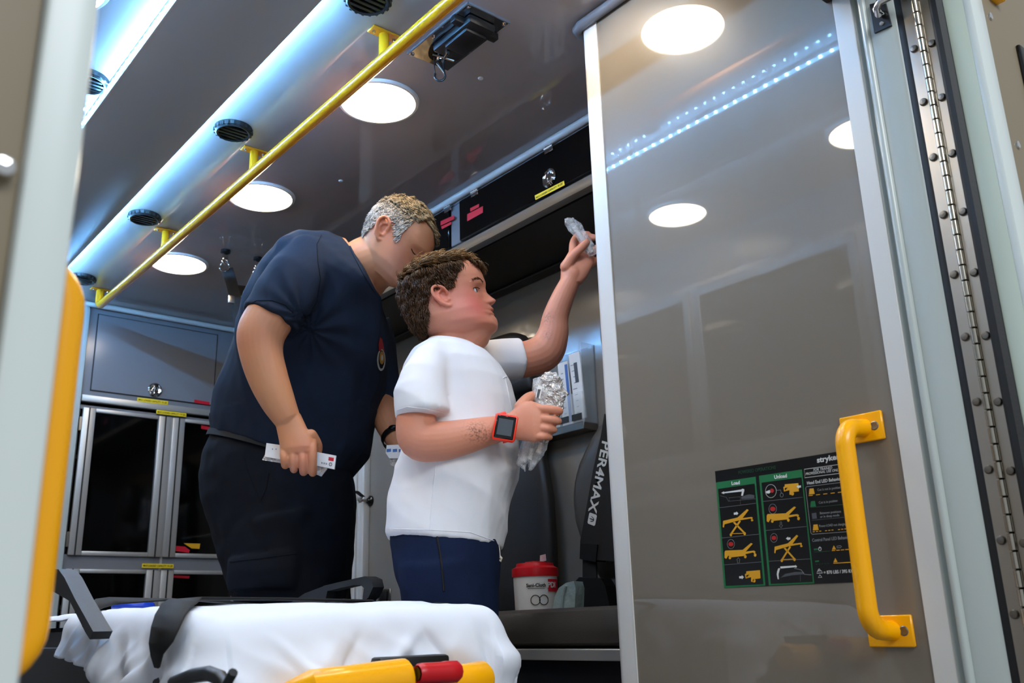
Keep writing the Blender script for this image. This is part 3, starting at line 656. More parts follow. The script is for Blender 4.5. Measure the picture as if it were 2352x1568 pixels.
# pictogram cells
for (pts) in ([(135, 636), (505, 590)], [(165, 938), (545, 898)], [(190, 1206), (562, 1176)], [(575, 572), (972, 530)], [(606, 862), (1012, 822)], [(636, 1170), (1048, 1146)]): dl('cell_line', pts, 'print_gray', .0007, 3)
def arrow(pts, m='print_white'): dp('arrow', pts, m, 4)
arrow([(160, 486), (186, 470), (186, 478), (360, 452), (370, 444), (388, 448), (390, 462), (376, 514), (358, 514), (366, 472), (188, 490), (188, 498)])
dl('sketch_line', [(146, 514), (210, 530), (232, 570), (240, 562), (236, 536), (350, 524), (352, 600)], 'print_gray', .0004, 3); dl('sketch_line', [(232, 570), (505, 545)], 'print_gray', .0004, 3)
dp('hand_shadow', [(360, 524), (410, 508), (440, 500), (490, 508), (490, 540), (360, 548)], 'print_gray', 3)
def cotX(ox, oy, sx=1.):
    P = lambda l: [(ox+x*sx, oy+y-.04*x*0) for x, y in l]
    dp('cot_pictogram', P([(6, 116), (150, 82), (245, -2), (262, 8), (200, 88), (292, 76), (302, 84), (296, 104), (280, 92), (160, 112), (20, 150), (14, 182), (2, 178)]), 'print_gold', 4)
    dp('cot_pictogram', P([(104, 132), (124, 126), (226, 232), (210, 238)]), 'print_gold', 4); dp('cot_pictogram', P([(170, 108), (184, 120), (92, 252), (76, 246)]), 'print_gold', 4)
    dl('cot_pictogram', P([(96, 244), (216, 240)]), 'print_gold', .0006, 4)
    for (x, y) in ((84, 254), (222, 244), (296, 110)): dp('cot_wheel', [(ox+x*sx+12*math.cos(a), oy+y+(16 if y > 120 else 10)*math.sin(a)) for a in [2*math.pi*k/12 for k in range(12)]], 'print_gold', 4)
def cotF(ox, oy, sx=1.):
    P = lambda l: [(ox+x*sx, oy+y) for x, y in l]
    dp('cot_pictogram', P([(2, 94), (10, 78), (184, 70), (266, 2), (284, 10), (214, 88), (296, 78), (312, 88), (304, 112), (288, 96), (214, 112), (206, 130), (60, 146), (40, 126), (20, 160), (2, 150)]), 'print_gold', 4)
    for (x, y) in ((56, 148), (210, 138), (308, 122)): dp('cot_wheel', [(ox+x*sx+13*math.cos(a), oy+y+17*math.sin(a)) for a in [2*math.pi*k/12 for k in range(12)]], 'print_gold', 4)
cotX(172, 650); cotF(190, 985); cotF(612, 620, 1.04); cotX(688, 908, .92)
def cotEnd(ox, oy): 
    dp('cot_pictogram', [(ox+x, oy+y) for x, y in [(14, 12), (150, 0), (156, 82), (92, 90), (84, 118), (62, 116), (62, 70), (8, 84), (0, 40), (14, 34)]], 'print_gold', 4)
    dp('cot_pictogram_hole', [(ox+x, oy+y) for x, y in [(14, 50), (44, 44), (16, 74)]], 'decal_black', 5)
    dp('cot_wheel', [(ox+92+15*math.cos(a), oy+106+18*math.sin(a)) for a in [2*math.pi*k/12 for k in range(12)]], 'print_gold', 4)
cotEnd(780, 388); cotEnd(396, 1258)
dp('arrow', [(912, 424), (934, 404), (934, 414), (956, 410), (957, 432), (936, 434), (937, 442)], 'print_white', 6)
arrow([(284, 684), (310, 680), (310, 672), (331, 690), (314, 710), (312, 702), (286, 706)]); arrow([(338, 1320), (364, 1318), (364, 1308), (386, 1328), (366, 1350), (364, 1340), (340, 1342)]); arrow([(806, 942), (828, 924), (828, 934), (850, 930), (852, 952), (830, 954), (832, 962)])
arrow([(750, 1222), (900, 1212), (900, 1206), (918, 1222), (904, 1236), (902, 1228), (752, 1242)]); arrow([(714, 1300), (720, 1262), (728, 1256), (722, 1252), (738, 1236), (750, 1250), (744, 1252), (732, 1300), (736, 1350), (724, 1348)])
dp('hand_shadow', [(750, 1334), (800, 1296), (900, 1276), (990, 1276), (980, 1300), (860, 1310)], 'print_gray', 3); dl('sketch_line', [(890, 1240), (960, 1256), (990, 1300), (1060, 1306)], 'print_dimgray', .0004, 3); dl('sketch_line', [(950, 1310), (952, 1370)], 'print_gray', .0004, 3)
for (x, y, w) in ((256, 998, 36), (674, 646, 38), (686, 936, 34)):
    dl('callout_ring', [(x+w*math.cos(a), y+w*1.3*math.sin(a)) for a in [2*math.pi*k/20 for k in range(20)]], 'print_dimgray', .0003, 4, True)
    dp('red_button', [(x+w*.7*math.cos(a), y+w*.6*math.sin(a)) for a in [2*math.pi*k/16 for k in range(16)]], 'print_red', 4)
dl('callout_ring', [(656+54*math.cos(a), 468+66*math.sin(a)) for a in [2*math.pi*k/24 for k in range(24)]], 'print_white', .0003, 4, True); dp('red_button', [(666+20*math.cos(a), 464+22*math.sin(a)) for a in [2*math.pi*k/12 for k in range(12)]], 'print_red', 4)
arrow([(604, 472), (640, 458), (672, 466), (670, 476), (650, 480), (640, 492), (612, 490)]); dl('callout_ring', [(764+16*math.cos(a), 508+20*math.sin(a)) for a in [2*math.pi*k/16 for k in range(16)]], 'print_dimgray', .0003, 4, True); dl('callout_line', [(710, 462), (754, 456), (760, 490)], 'print_dimgray', .0003, 4)
dl('arrow_outline', [(322, 1186), (322, 1160), (312, 1160), (330, 1132), (348, 1158), (340, 1158), (342, 1184)], 'print_dimgray', .0003, 4, True); dl('arrow_outline', [(748, 776), (750, 810), (738, 812), (758, 836), (774, 808), (764, 808), (762, 774)], 'print_dimgray', .0003, 4, True)

# ================================================================== cabinets on the far side wall (seen mirrored in the glossy panel)
t = thing('side_cabinet', (XL, 2.2, 1.0), 'pale framed wall cabinets opposite the bench, mirrored in the glossy panel', 'cabinet')
obj('carcass', MB().box(XL+.001, XL+.05, 1.35, 3.45, .98, 1.66, .004), 'white_alu', t)
obj('counter', MB().box(XL+.001, XL+.09, 1.35, 3.45, .86, .90, .004), 'alu', t)
for k in range(3):
    ya_ = 1.42+.68*k; dd = obj('door', MB().box(XL+.05, XL+.056, ya_, ya_+.60, 1.04, 1.60, .002), 'glass_dark', t)
    obj('frame', MB().box(XL+.05, XL+.062, ya_-.03, ya_, 1.0, 1.64, .002).box(XL+.05, XL+.062, ya_+.60, ya_+.63, 1.0, 1.64, .002).box(XL+.05, XL+.062, ya_, ya_+.60, 1.60, 1.64, .002).box(XL+.05, XL+.062, ya_, ya_+.60, 1.0, 1.04, .002), 'alu', dd)
# ================================================================== ambulance cot
XC0, HWD, YFT = .80, .235, 1.355
t = thing('ambulance_cot', (XC0, 2.1, 0), 'yellow and black ambulance cot with black restraint straps', 'cot')
obj('mattress', MB().box(.535, 1.065, 1.33, 3.15, .415, .492, .03), 'mattress', t)
obj('litter_frame', MB().box(.56, 1.04, 1.34, 3.1, .36, .415, .01), 'charcoal', t)
obj('side_skirt', MB().box(.515, .535, 1.42, 3.1, .25, .455, .008), 'black_plastic', t)
obj('side_skirt', MB().box(1.065, 1.085, 1.42, 3.1, .25, .43, .008), 'black_plastic', t)
for sx in (.58, 1.02):
    obj('base_tube', MB().tube([(sx, 1.45, .12), (sx, 3.05, .12)], .02, 12), 'yellow', t)
    obj('leg_tube', MB().tube([(sx, 1.55, .12), (sx, 2.9, .36)], .018, 12), 'yellow', t)
    obj('leg_tube', MB().tube([(sx+.03, 2.9, .12), (sx+.03, 1.55, .36)], .018, 12), 'yellow', t)
    for yy in (1.45, 3.05):
        w = obj('wheel', MB().lathe([(.02, -.018), (.055, -.018), (.07, -.012), (.07, .012), (.055, .018), (.02, .018)], (sx, yy, .07), (1, 0, 0), n=24), 'rubber', t)
        obj('fork', MB().box(sx-.025, sx+.025, yy-.012, yy+.012, .07, .13, .004), 'charcoal', t)
YB = 1.235
def B(x, y, Y=YB): return onY(x, y, Y)
a, b = B(720, 1583), B(930, 1556)
rb = .030
lo = [B(640, 1640, YB+.06), B(680, 1610, YB+.02), B(720, 1588), B(800, 1578), B(880, 1566), B(928, 1560), B(936, 1559)]
obj('foot_bar', MB().tube(lo, [rb, rb, rb, rb, rb, rb, rb*.8], 20), 'yellow', t)
obj('foot_bar', MB().tube([B(1000, 1572, YB+.02), B(1060, 1566, YB+.02), B(1110, 1557, YB+.02), B(1118, 1556, YB+.02)], [rb*.9, rb*.9, rb*.9, rb*.7], 20), 'yellow', t)
obj('bar_rib', MB().box(B(870, 1532).x, B(925, 1532).x, YB-.012, YB+.012, B(900, 1531).z-.004, B(900, 1531).z+.003, .002), 'yellow', t)
c = B(950, 1545, YB+.03)
obj('latch_bracket', MB().box(c.x-.012, c.x+.022, YB-.02, YB+.05, c.z-.05, c.z+.01, .004).box(c.x-.06, c.x+.07, YB+.03, YB+.07, c.z-.02, c.z+.025, .006), 'black_plastic', t)
h0, h1 = B(958, 1547, YB-.03), B(1053, 1541, YB-.03); ax = (h1-h0).normalized(); L_ = (h1-h0).length
obj('release_handle', MB().lathe([(.0085, .004), (.0125, .0), (.0145, .003), (.0155, .012), (.0155, L_*.6), (.0165, L_*.7), (.0165, L_-.006), (.013, L_)], h0, ax, n=6 if False else 10), 'red_plastic', t)
obj('handle_socket', MB().lathe([(.0095, -.0005), (.0095, .001)], h0, ax, n=10), 'black_gloss', t)
# near side arm and far side rail (black)
def slab(name, px, X, d, m): return obj(name, MB().prism([onX(x, y, X) for x, y in px], (d, 0, 0)), m, t, 50)
slab('side_arm', [(112, 1306), (134, 1307), (148, 1326), (172, 1375), (214, 1450), (206, 1468), (196, 1452), (160, 1380), (112, 1352)], .475, .03, 'charcoal')
slab('rail_panel', [(636, 1415), (664, 1386), (700, 1362), (745, 1345), (753, 1352), (748, 1375), (742, 1415)], 1.112, .02, 'charcoal')
slab('rail_grip', [(742, 1345), (815, 1328), (838, 1323), (853, 1330), (857, 1348), (846, 1372), (838, 1378), (838, 1352), (828, 1343), (812, 1343), (752, 1357)], 1.108, .028, 'charcoal')
slab('rail_post', [(836, 1346), (856, 1350), (846, 1376), (840, 1418), (828, 1418)], 1.112, .02, 'charcoal')
obj('control_lever', MB().tube([onX(400, 1568, .47), onX(440, 1552, .47), onX(480, 1546, .47), onX(505, 1556, .47), onX(520, 1580, .47)], .009, 10), 'black_plastic', t)
obj('control_pin', MB().tube([onX(520, 1572, .465), onX(536, 1543, .465)], .0055, 8), 'black_plastic', t)
for sx in (): obj('head_post', MB().tube([(sx, 3.05, .36), (sx, 3.2, .50), (sx, 3.22, .62)], .016, 10), 'yellow', t)
# ---- sheet
def ztop(Y, X):
    f = min(1, max(0, (Y-1.34)/.3)); f = f*f*(3-2*f)
    r = min(1, max(0, (X-.6)/.4))
    return .497+.016*f+.006*r
def smooth(a, b, x):
    x = min(1, max(0, (x-a)/(b-a))); return x*x*(3-2*x)
def drape(a, b):
    ca = min(max(a, -HWD), HWD); cb = max(b, YFT); da, db = a-ca, b-cb; o = math.hypot(da, db); R = .045
    X, Y = XC0+ca, cb
    p3 = Vector((X*7, Y*7, 0)); nz = noise.noise(p3)*.008+(1-2*abs(noise.noise(p3*1.3+Vector((5, 1, 2)))))*.006
    z = ztop(Y, X)+nz*min(1, .4+o*12)
    if o < 1e-6: return Vector((X, Y, z))
    ux, uy = da/o, db/o
    if o < R*1.5708: hz, dz = R*math.sin(o/R), R*(1-math.cos(o/R))
    else: hz, dz = R, R+(o-R*1.5708)
    s_ = a*1.0+b*1.3 if abs(db) > abs(da) else b
    along = (X*1.0 if abs(db) > abs(da)*.6 else 0)*9+(Y if abs(da) > 0 else 0)*9
    rg_ = lambda v: (1-2*abs(noise.noise(v)))
    fold = noise.noise(Vector((along*1.1, dz*3, 3.3)))*.016+rg_(Vector((along*1.0+dz*9, dz*2.5, 9.1)))*.018+rg_(Vector((along*1.3-dz*16, dz*4, 1.7)))*.012-.010
    k = smooth(.02, .11, dz)
    q_, tab_ = (X, ((.60, .9, .010, .014), (.67, .5, .022, .010), (.80, -.6, .010, -.012), (.865, .8, .009, -.014), (.93, -1.2, .014, .010), (1.0, .2, .012, -.010))) if abs(db) > abs(da)*.7 else (Y, ((1.40, .8, .012, .014), (1.50, -.4, .022, -.012), (1.62, .5, .014, .011), (1.75, -.6, .016, -.011), (1.86, .5, .012, .009)))
    for s0, sl, w_, A_ in tab_: fold += A_*math.exp(-((q_-s0-sl*dz)/w_)**2)
    hz += fold*k+.012*k
    # diagonal ridge fold near the foot corner
    return Vector((X+ux*hz, Y+uy*hz, z-dz))
def ovl(Y):      # overhang of the left edge along the cot
    if Y > 1.93: return max(.038, .105-1.6*(Y-1.93))
    return .105+.075*smooth(1.95, 1.35, Y)
rows = []
nb = 260
for i in range(nb):
    b = 2.6-(2.6-(YFT-.165))*i/(nb-1); row = []
    na = 220; oL = ovl(b) if b > YFT else .185; oR = .20 if b < 2.0 else .12
    for j in range(na):
        f = j/(na-1); a = -HWD-oL+(2*HWD+oL+oR)*f
        bb = b
        if b < YFT:                        # the end hem lifts around the latch
            lift = .055*math.exp(-((a-.10)/.055)**2)+.02*math.exp(-((a+.02)/.09)**2)-.03*smooth(.16, .26, a)
            bb = YFT-(YFT-b)*(1-lift/.165)
        row.append(drape(a, bb))
    rows.append(row)
sh = obj('bed_sheet', MB().grid(rows), 'sheet', None, 75)
md = sh.modifiers.new('thick', 'SOLIDIFY'); md.thickness = .0025; md.offset = 1
tag(sh, 'rumpled white sheet covering the cot mattress', 'sheet')
# ---- straps
def web(path, w, up, name='strap'):
    b = MB().tube([Vector(p) for p in path], .02, 8, flat=(.0022, w/2, up)); return obj(name, b, 'webbing', t)
def ribbon(L, Rr, name='strap', th=.003):            # strap from matching left and right edge points
    n = len(L); P = [[Vector(l), Vector(r)] for l, r in zip(L, Rr)]
    o = obj(name, MB().grid(P), 'webbing', t, 60); m_ = o.modifiers.new('s', 'SOLIDIFY'); m_.thickness = th; m_.offset = 1; return o
Xn = .497
ribbon([(1.06, 1.70, .49), (1.0, 1.70, .524), (.80, 1.68, .528), (.62, 1.66, .528), tuple(onX(390, 1377, .57)), tuple(onX(371, 1390, .535)), tuple(onX(357, 1415, .508)), tuple(onX(350, 1442, Xn-.006)), tuple(onX(346, 1477, Xn-.012)), tuple(onX(350, 1504, Xn-.006)), tuple(onX(358, 1530, .50))],
       [(1.06, 1.64, .49), (1.0, 1.64, .524), (.80, 1.62, .528), (.64, 1.60, .529), tuple(onX(452, 1386, .58)), tuple(onX(440, 1394, .55)), tuple(onX(426, 1414, .515)), tuple(onX(412, 1444, Xn)), tuple(onX(398, 1474, Xn-.006)), tuple(onX(376, 1502, Xn-.004)), tuple(onX(368, 1532, .502))])
ribbon([(1.0, 2.16, .53), (.80, 2.12, .545), tuple(onX(250, 1374, .62)), tuple(onX(218, 1378, .56)), tuple(onX(198, 1394, .505)), tuple(onX(190, 1414, .492)), tuple(onX(192, 1440, .49))],
       [(1.0, 2.10, .53), (.80, 2.05, .545), tuple(onX(268, 1388, .62)), tuple(onX(238, 1396, .56)), tuple(onX(212, 1408, .505)), tuple(onX(203, 1424, .495)), tuple(onX(203, 1444, .495))])
def Zt(px, py, d):      # a point on top of the mattress at a chosen distance along the ray
    return CAM+ray(px, py)*d
ribbon([Zt(702, 1432, 1.66), Zt(722, 1408, 1.74), Zt(750, 1384, 1.84), Zt(790, 1374, 1.92), Zt(822, 1384, 1.95), Zt(834, 1398, 1.97)],
       [Zt(732, 1440, 1.66), Zt(750, 1416, 1.74), Zt(776, 1394, 1.84), Zt(800, 1386, 1.92), Zt(818, 1392, 1.95), Zt(826, 1400, 1.97)])
ribbon([Zt(728, 1440, 1.645), Zt(760, 1418, 1.72), Zt(800, 1399, 1.80), Zt(840, 1392, 1.88), Zt(862, 1396, 1.9)],
       [Zt(752, 1444, 1.645), Zt(785, 1428, 1.72), Zt(820, 1408, 1.80), Zt(848, 1400, 1.88), Zt(862, 1402, 1.9)])
ribbon([Zt(974, 1393, 1.80), Zt(1000, 1386, 1.86), Zt(1030, 1387, 1.9)], [Zt(988, 1402, 1.76), Zt(1006, 1399, 1.80), Zt(1030, 1391, 1.86)])
bc = onX(306, 1398, .80)
tag(obj('blue_bag', MB().ell((bc.x, bc.y, .541), .05, .06, .020, 20, 12), 'blue_bag'), 'small bright blue bag lying on the cot between the straps', 'bag')
# ================================================================== people
from mathutils.bvhtree import BVHTree
NV = Vector((sy_, cy_, 0)); RV = Vector((cy_, -sy_, 0)); ZV = Vector((0, 0, 1))
class Fig:
    """A figure standing in the vertical plane through A, facing along RV; b is the distance behind that plane."""
    def __init__(s, A): s.A = Vector(A)
    def P(s, px, py, b=0.):
        d = ray(px, py); k = ((s.A+NV*b)-CAM).dot(NV)/d.dot(NV); return CAM+d*k
    def R(s, px, py, b, rpx):                   # a pixel radius in metres at that place
        return rpx*(s.P(px, py, b)-CAM).dot(FW)/FPX
    def pair(s, xl, yl, xr, yr, b, th, n=28, e1=.9, e2=.9, b2=None):
        L, Rr = s.P(xl, yl, b), s.P(xr, yr, b if b2 is None else b2); c = (L+Rr)/2; u = (Rr-L)/2
        return [c+u*math.copysign(abs(math.cos(a))**e1, math.cos(a))+NV*th*math.copysign(abs(math.sin(a))**e2, math.sin(a)) for a in [2*math.pi*k/n for k in range(n)]]
    def limb(s, mb, pts, n=20, sc=1., cap_round=False):
        P = [s.P(x, y, b) for x, y, b, r in pts]; r = [s.R(x, y, b, rr)*sc for x, y, b, rr in pts]
        return fat(mb, P, r, n)
def fat(mb, P, r, n=20):
    # tube through points with smooth interpolation and rounded ends
    Q, q = [], []
    m = len(P)
    for i in range(m-1):
        p0, p1, p2, p3 = P[max(i-1, 0)], P[i], P[i+1], P[min(i+2, m-1)]
        k0, k1, k2, k3 = r[max(i-1, 0)], r[i], r[i+1], r[min(i+2, m-1)]
        for s_ in range(6):
            u = s_/6
            cr = lambda a, b, c, d: .5*(2*b+(c-a)*u+(2*a-5*b+4*c-d)*u*u+(3*b-a-3*c+d)*u**3)
            Q.append(cr(p0, p1, p2, p3)); q.append(max(.001, cr(k0, k1, k2, k3)))
    Q.append(P[-1]); q.append(r[-1])
    d0 = (Q[0]-Q[1]).normalized(); d1 = (Q[-1]-Q[-2]).normalized(); A_, a_, B_, b_ = [], [], [], []
    for k in range(1, 5):
        t_ = math.pi/2*k/4.2
        A_.insert(0, Q[0]+d0*q[0]*math.sin(t_)); a_.insert(0, q[0]*math.cos(t_)); B_.append(Q[-1]+d1*q[-1]*math.sin(t_)); b_.append(q[-1]*math.cos(t_))
    return mb.tube(A_+Q+B_, a_+q+b_, n)
def fuse(mb, name, voxel, it=4, fac=.5, smooth=80):
    me = mb.mesh(name, 0); o = bpy.data.objects.new(name, me); COL.objects.link(o)
    m = o.modifiers.new('r', 'REMESH'); m.mode = 'VOXEL'; m.voxel_size = voxel; m.use_smooth_shade = True
    if it: m2 = o.modifiers.new('s', 'SMOOTH'); m2.iterations = it; m2.factor = fac
    dg = bpy.context.evaluated_depsgraph_get(); me2 = bpy.data.meshes.new_from_object(o.evaluated_get(dg)); me2.name = name
    bpy.data.objects.remove(o); bpy.data.meshes.remove(me)
    for p in me2.polygons: p.use_smooth = True
    return me2
def co(me):
    a = np.empty(len(me.vertices)*3, 'f'); me.vertices.foreach_get('co', a); return a.reshape(-1, 3).astype(float)
def setco(me, a): me.vertices.foreach_set('co', a.astype('f').ravel()); me.update()
def nrm(me):
    a = np.empty(len(me.vertices)*3, 'f'); me.vertices.foreach_get('normal', a); return a.reshape(-1, 3).astype(float)
def fold(me, fn):
    c = co(me); n = nrm(me); d = np.array([fn(Vector(p)) for p in c]); setco(me, c+n*d[:, None])
def paint(me, base, spots, noise_amt=.06):
    """skin tint, including painted nostril shade, as a colour attribute: spots = (centre, radius, colour, weight[, noise scale])"""
    c = co(me); col = np.tile(np.array(lin(base)), (len(c), 1))
    ph = rng.uniform(0, 6, (6, 4)); nz = sum(np.sin((c@rng.normal(0, 60, 3))+ph[i, 0]) for i in range(5))/5
    col *= (1+noise_amt*nz)[:, None]
    for sp_ in spots:
        ctr, rad, cc, w = sp_[:4]
        rad = np.array(rad if isinstance(rad, (tuple, list)) else (rad,)*3)
        if len(sp_) > 4 and sp_[4] is not None:          # oriented
            M = np.array([list(v) for v in sp_[4]]); d = ((c-np.array(ctr))@M.T)/rad
        else: d = (c-np.array(ctr))/rad
        g = w*np.exp(-(d**2).sum(1))
        if len(sp_) > 5:
            for i_ in np.nonzero(g > .01)[0]: g[i_] *= min(1, max(0, (noise.noise(Vector(c[i_])*sp_[5])-.05)*6))
            g[g <= .01] = 0
        col = col*(1-g[:, None])+np.array(lin(cc))*g[:, None]
    at = me.color_attributes.new('tint', 'FLOAT_COLOR', 'POINT')
    at.data.foreach_set('color', np.concatenate([np.clip(col, 0, 1), np.ones((len(c), 1))], 1).astype('f').ravel())
def tint_mat(name, rough=.5, sss=0., bump=0., bscale=300, spec=.4, sheen=0.):
    m = mat(name, '888888', rough, bump=bump, bscale=bscale, spec=spec, sss=sss); nt = m.node_tree
    a = nt.nodes.new('ShaderNodeAttribute'); a.attribute_name = 'tint'; nt.links.new(a.outputs['Color'], nt.nodes['Principled BSDF'].inputs['Base Color'])
    return m
tint_mat('skin', .46, .12, .25, 900)
tint_mat('hair', .45, 0, 0, spec=.3)
mat('navy_cloth', '1b2433', .85, bump=.35, bscale=1300, var=.12, vscale=30, spec=.25)
mat('navy_trousers', '0a0e17', .8, bump=.3, bscale=1200, spec=.2)
mat('white_cotton', 'e2e1e4', .85, bump=.2, bscale=1400, spec=.2)
mat('shorts_cloth', '15203a', .9, bump=.6, bscale=1500, var=.35, vscale=900, spec=.15)
mat('eye_white', 'd8d4d2', .12); mat('iris', '2a1a10', .08)
mat('watch_red', 'ff3418', .3); mat('watch_screen', '4a4f55', .15); mat('cream_cord', 'd9d0bd', .8)
mat('film', 'eceef0', .06, alpha=.30, waves=.8, wscale=60, spec=.9); mat('film_solid', 'c8c4c0', .12, .35, waves=1., wscale=70, spec=.8); mat('syringe', 'c9c6c2', .3)
mat('boot', '0c0c0d', .4); mat('sock', 'd0d0d0', .9)
mat('emb_red', 'a01c18', .7); mat('emb_gold', 'a8761c', .7); mat('emb_white', 'b8b4ac', .7)
# ---------------------------------------------------------------- heads
def interp(tab, t):
    if t <= tab[0][0]: return tab[0][1]
    for (a, x), (b, y) in zip(tab, tab[1:]):
        if t <= b:
            u = (t-a)/(b-a); return x+(y-x)*u
    return tab[-1][1]
def smooth_tab(tab, n=120):
    xs = np.array([a for a, _ in tab]); ys = np.array([b for _, b in tab]); X = np.linspace(xs[0], xs[-1], n); Yv = np.interp(X, xs, ys)
    k = np.array([1, 2, 3, 2, 1.])/9; Yp = np.pad(Yv, 2, mode='edge'); Yv = np.convolve(Yp, k, 'valid'); return list(zip(X, Yv))
class Head:
    def __init__(s, C, f, u, lat, Hh, prof, base, back, width, sock=.03, eye_t=.47, eye_y=.17):
        s.C, s.f, s.u, s.l, s.H = Vector(C), Vector(f).normalized(), Vector(u).normalized(), Vector(lat).normalized(), Hh
        s.prof, s.base, s.back, s.width, s.sock, s.et, s.ey = smooth_tab(prof, 200), smooth_tab(base), smooth_tab(back), smooth_tab(width), sock, eye_t, eye_y
    def W(s, x, y, t): return s.C+(s.f*x+s.l*y+s.u*t)*s.H          # local (chin = 0, crown = 1) to world
    def L(s, p): d = (Vector(p)-s.C)/s.H; return d.dot(s.f), d.dot(s.l), d.dot(s.u)
    def surf(s, t, th, out=0.):
        xf, xb, w = interp(s.base, t), interp(s.back, t), interp(s.width, t); pr = interp(s.prof, t)-xf
        xc = xb+(xf-xb)*.45; c, sn = math.cos(th), math.sin(th)
        x = xc+(xf-xc)*abs(c)**.85 if c > 0 else xc-(xc-xb)*abs(c)**.95
        y = w*math.copysign(abs(sn)**.92, sn)
        if c > 0:
            sg = .055+.035*math.exp(-((t-.29)/.05)**2)+.09*math.exp(-((t-.17)/.07)**2)+.10*math.exp(-((t-.05)/.06)**2)+.3*smooth(.52, .7, t)
            x += pr*math.exp(-(y/sg)**2)
            for sd in (-1, 1):
                x -= s.sock*math.exp(-((y-sd*s.ey)/.075)**2-((t-s.et)/.045)**2)
                x += .016*math.exp(-((y-sd*s.ey)/.10)**2-((t-s.et-.085)/.03)**2)
        if out:
            nx, ny = (x-xc)/max(.05, (xf-xb)/2)**2, y/max(.03, w)**2; nt_ = (t-.5)*1.1
            k = math.sqrt(nx*nx+ny*ny+nt_*nt_)+1e-6; x += out*nx/k; y += out*ny/k; t += out*nt_/k
        return x, y, t
    def build(s, mb, nt=90, na=72):
        rings = []
        for i in range(nt):
            t = i/(nt-1); rings.append([s.W(*s.surf(t, 2*math.pi*k/na)) for k in range(na)])
        mb.loft(rings)
    def ear(s, mb, x, t0, t1, tilt=.2, size=1.):
        hgt = (t1-t0)
        for sd in (-1, 1):
            def q(a, b, o):     # a along ear width (back negative), b up 0..1
                xx = x+a*hgt-(.5-b)*hgt*-tilt; tt = t0+b*hgt
                w = interp(s.width, tt); return s.W(xx, sd*(w*.93+o), tt)
            H_ = s.H
            hel = [q(.16, .50, .01), q(.20, .66, .035), q(.14, .86, .055), q(-.06, .98, .065), q(-.26, .92, .075), q(-.36, .72, .08), q(-.36, .5, .075), q(-.28, .28, .06), q(-.14, .10, .04), q(.02, .02, .02), q(.12, .12, .008)]
            fat(mb, hel, [.0042*size]*5+[.0046*size]*3+[.005*size, .0055*size, .0045*size], 10)
            anti = [q(.0, .78, .04), q(-.16, .66, .05), q(-.2, .48, .05), q(-.14, .3, .042), q(0, .24, .03)]
            fat(mb, anti, [.0035*size]*5, 8)
            # back wall of the shell
            P = [[q(.14+(-.48)*i/6, .12+.8*j/6, .012+.045*(i/6)) for i in range(7)] for j in range(7)]
            P2 = [[q(.14+(-.48)*i/6, .12+.8*j/6, -.01+.02*(i/6)) for i in range(7)] for j in range(7)]
            mb.loft([[p for p in P[0]]+[p for p in P2[0]][::-1]]+[[p for p in P[j]]+[p for p in P2[j]][::-1] for j in range(1, 7)])
            fat(mb, [q(.13, .42, .012), q(.13, .3, .02)], [.004*size]*2, 8)     # tragus
def in_poly(p, poly):
    x, y = p; r = False; n = len(poly)
    for i in range(n):
        (x1, y1), (x2, y2) = poly[i], poly[(i+1) % n]
        if (y1 > y) != (y2 > y) and x < (x2-x1)*(y-y1)/(y2-y1)+x1: r = not r
    return r
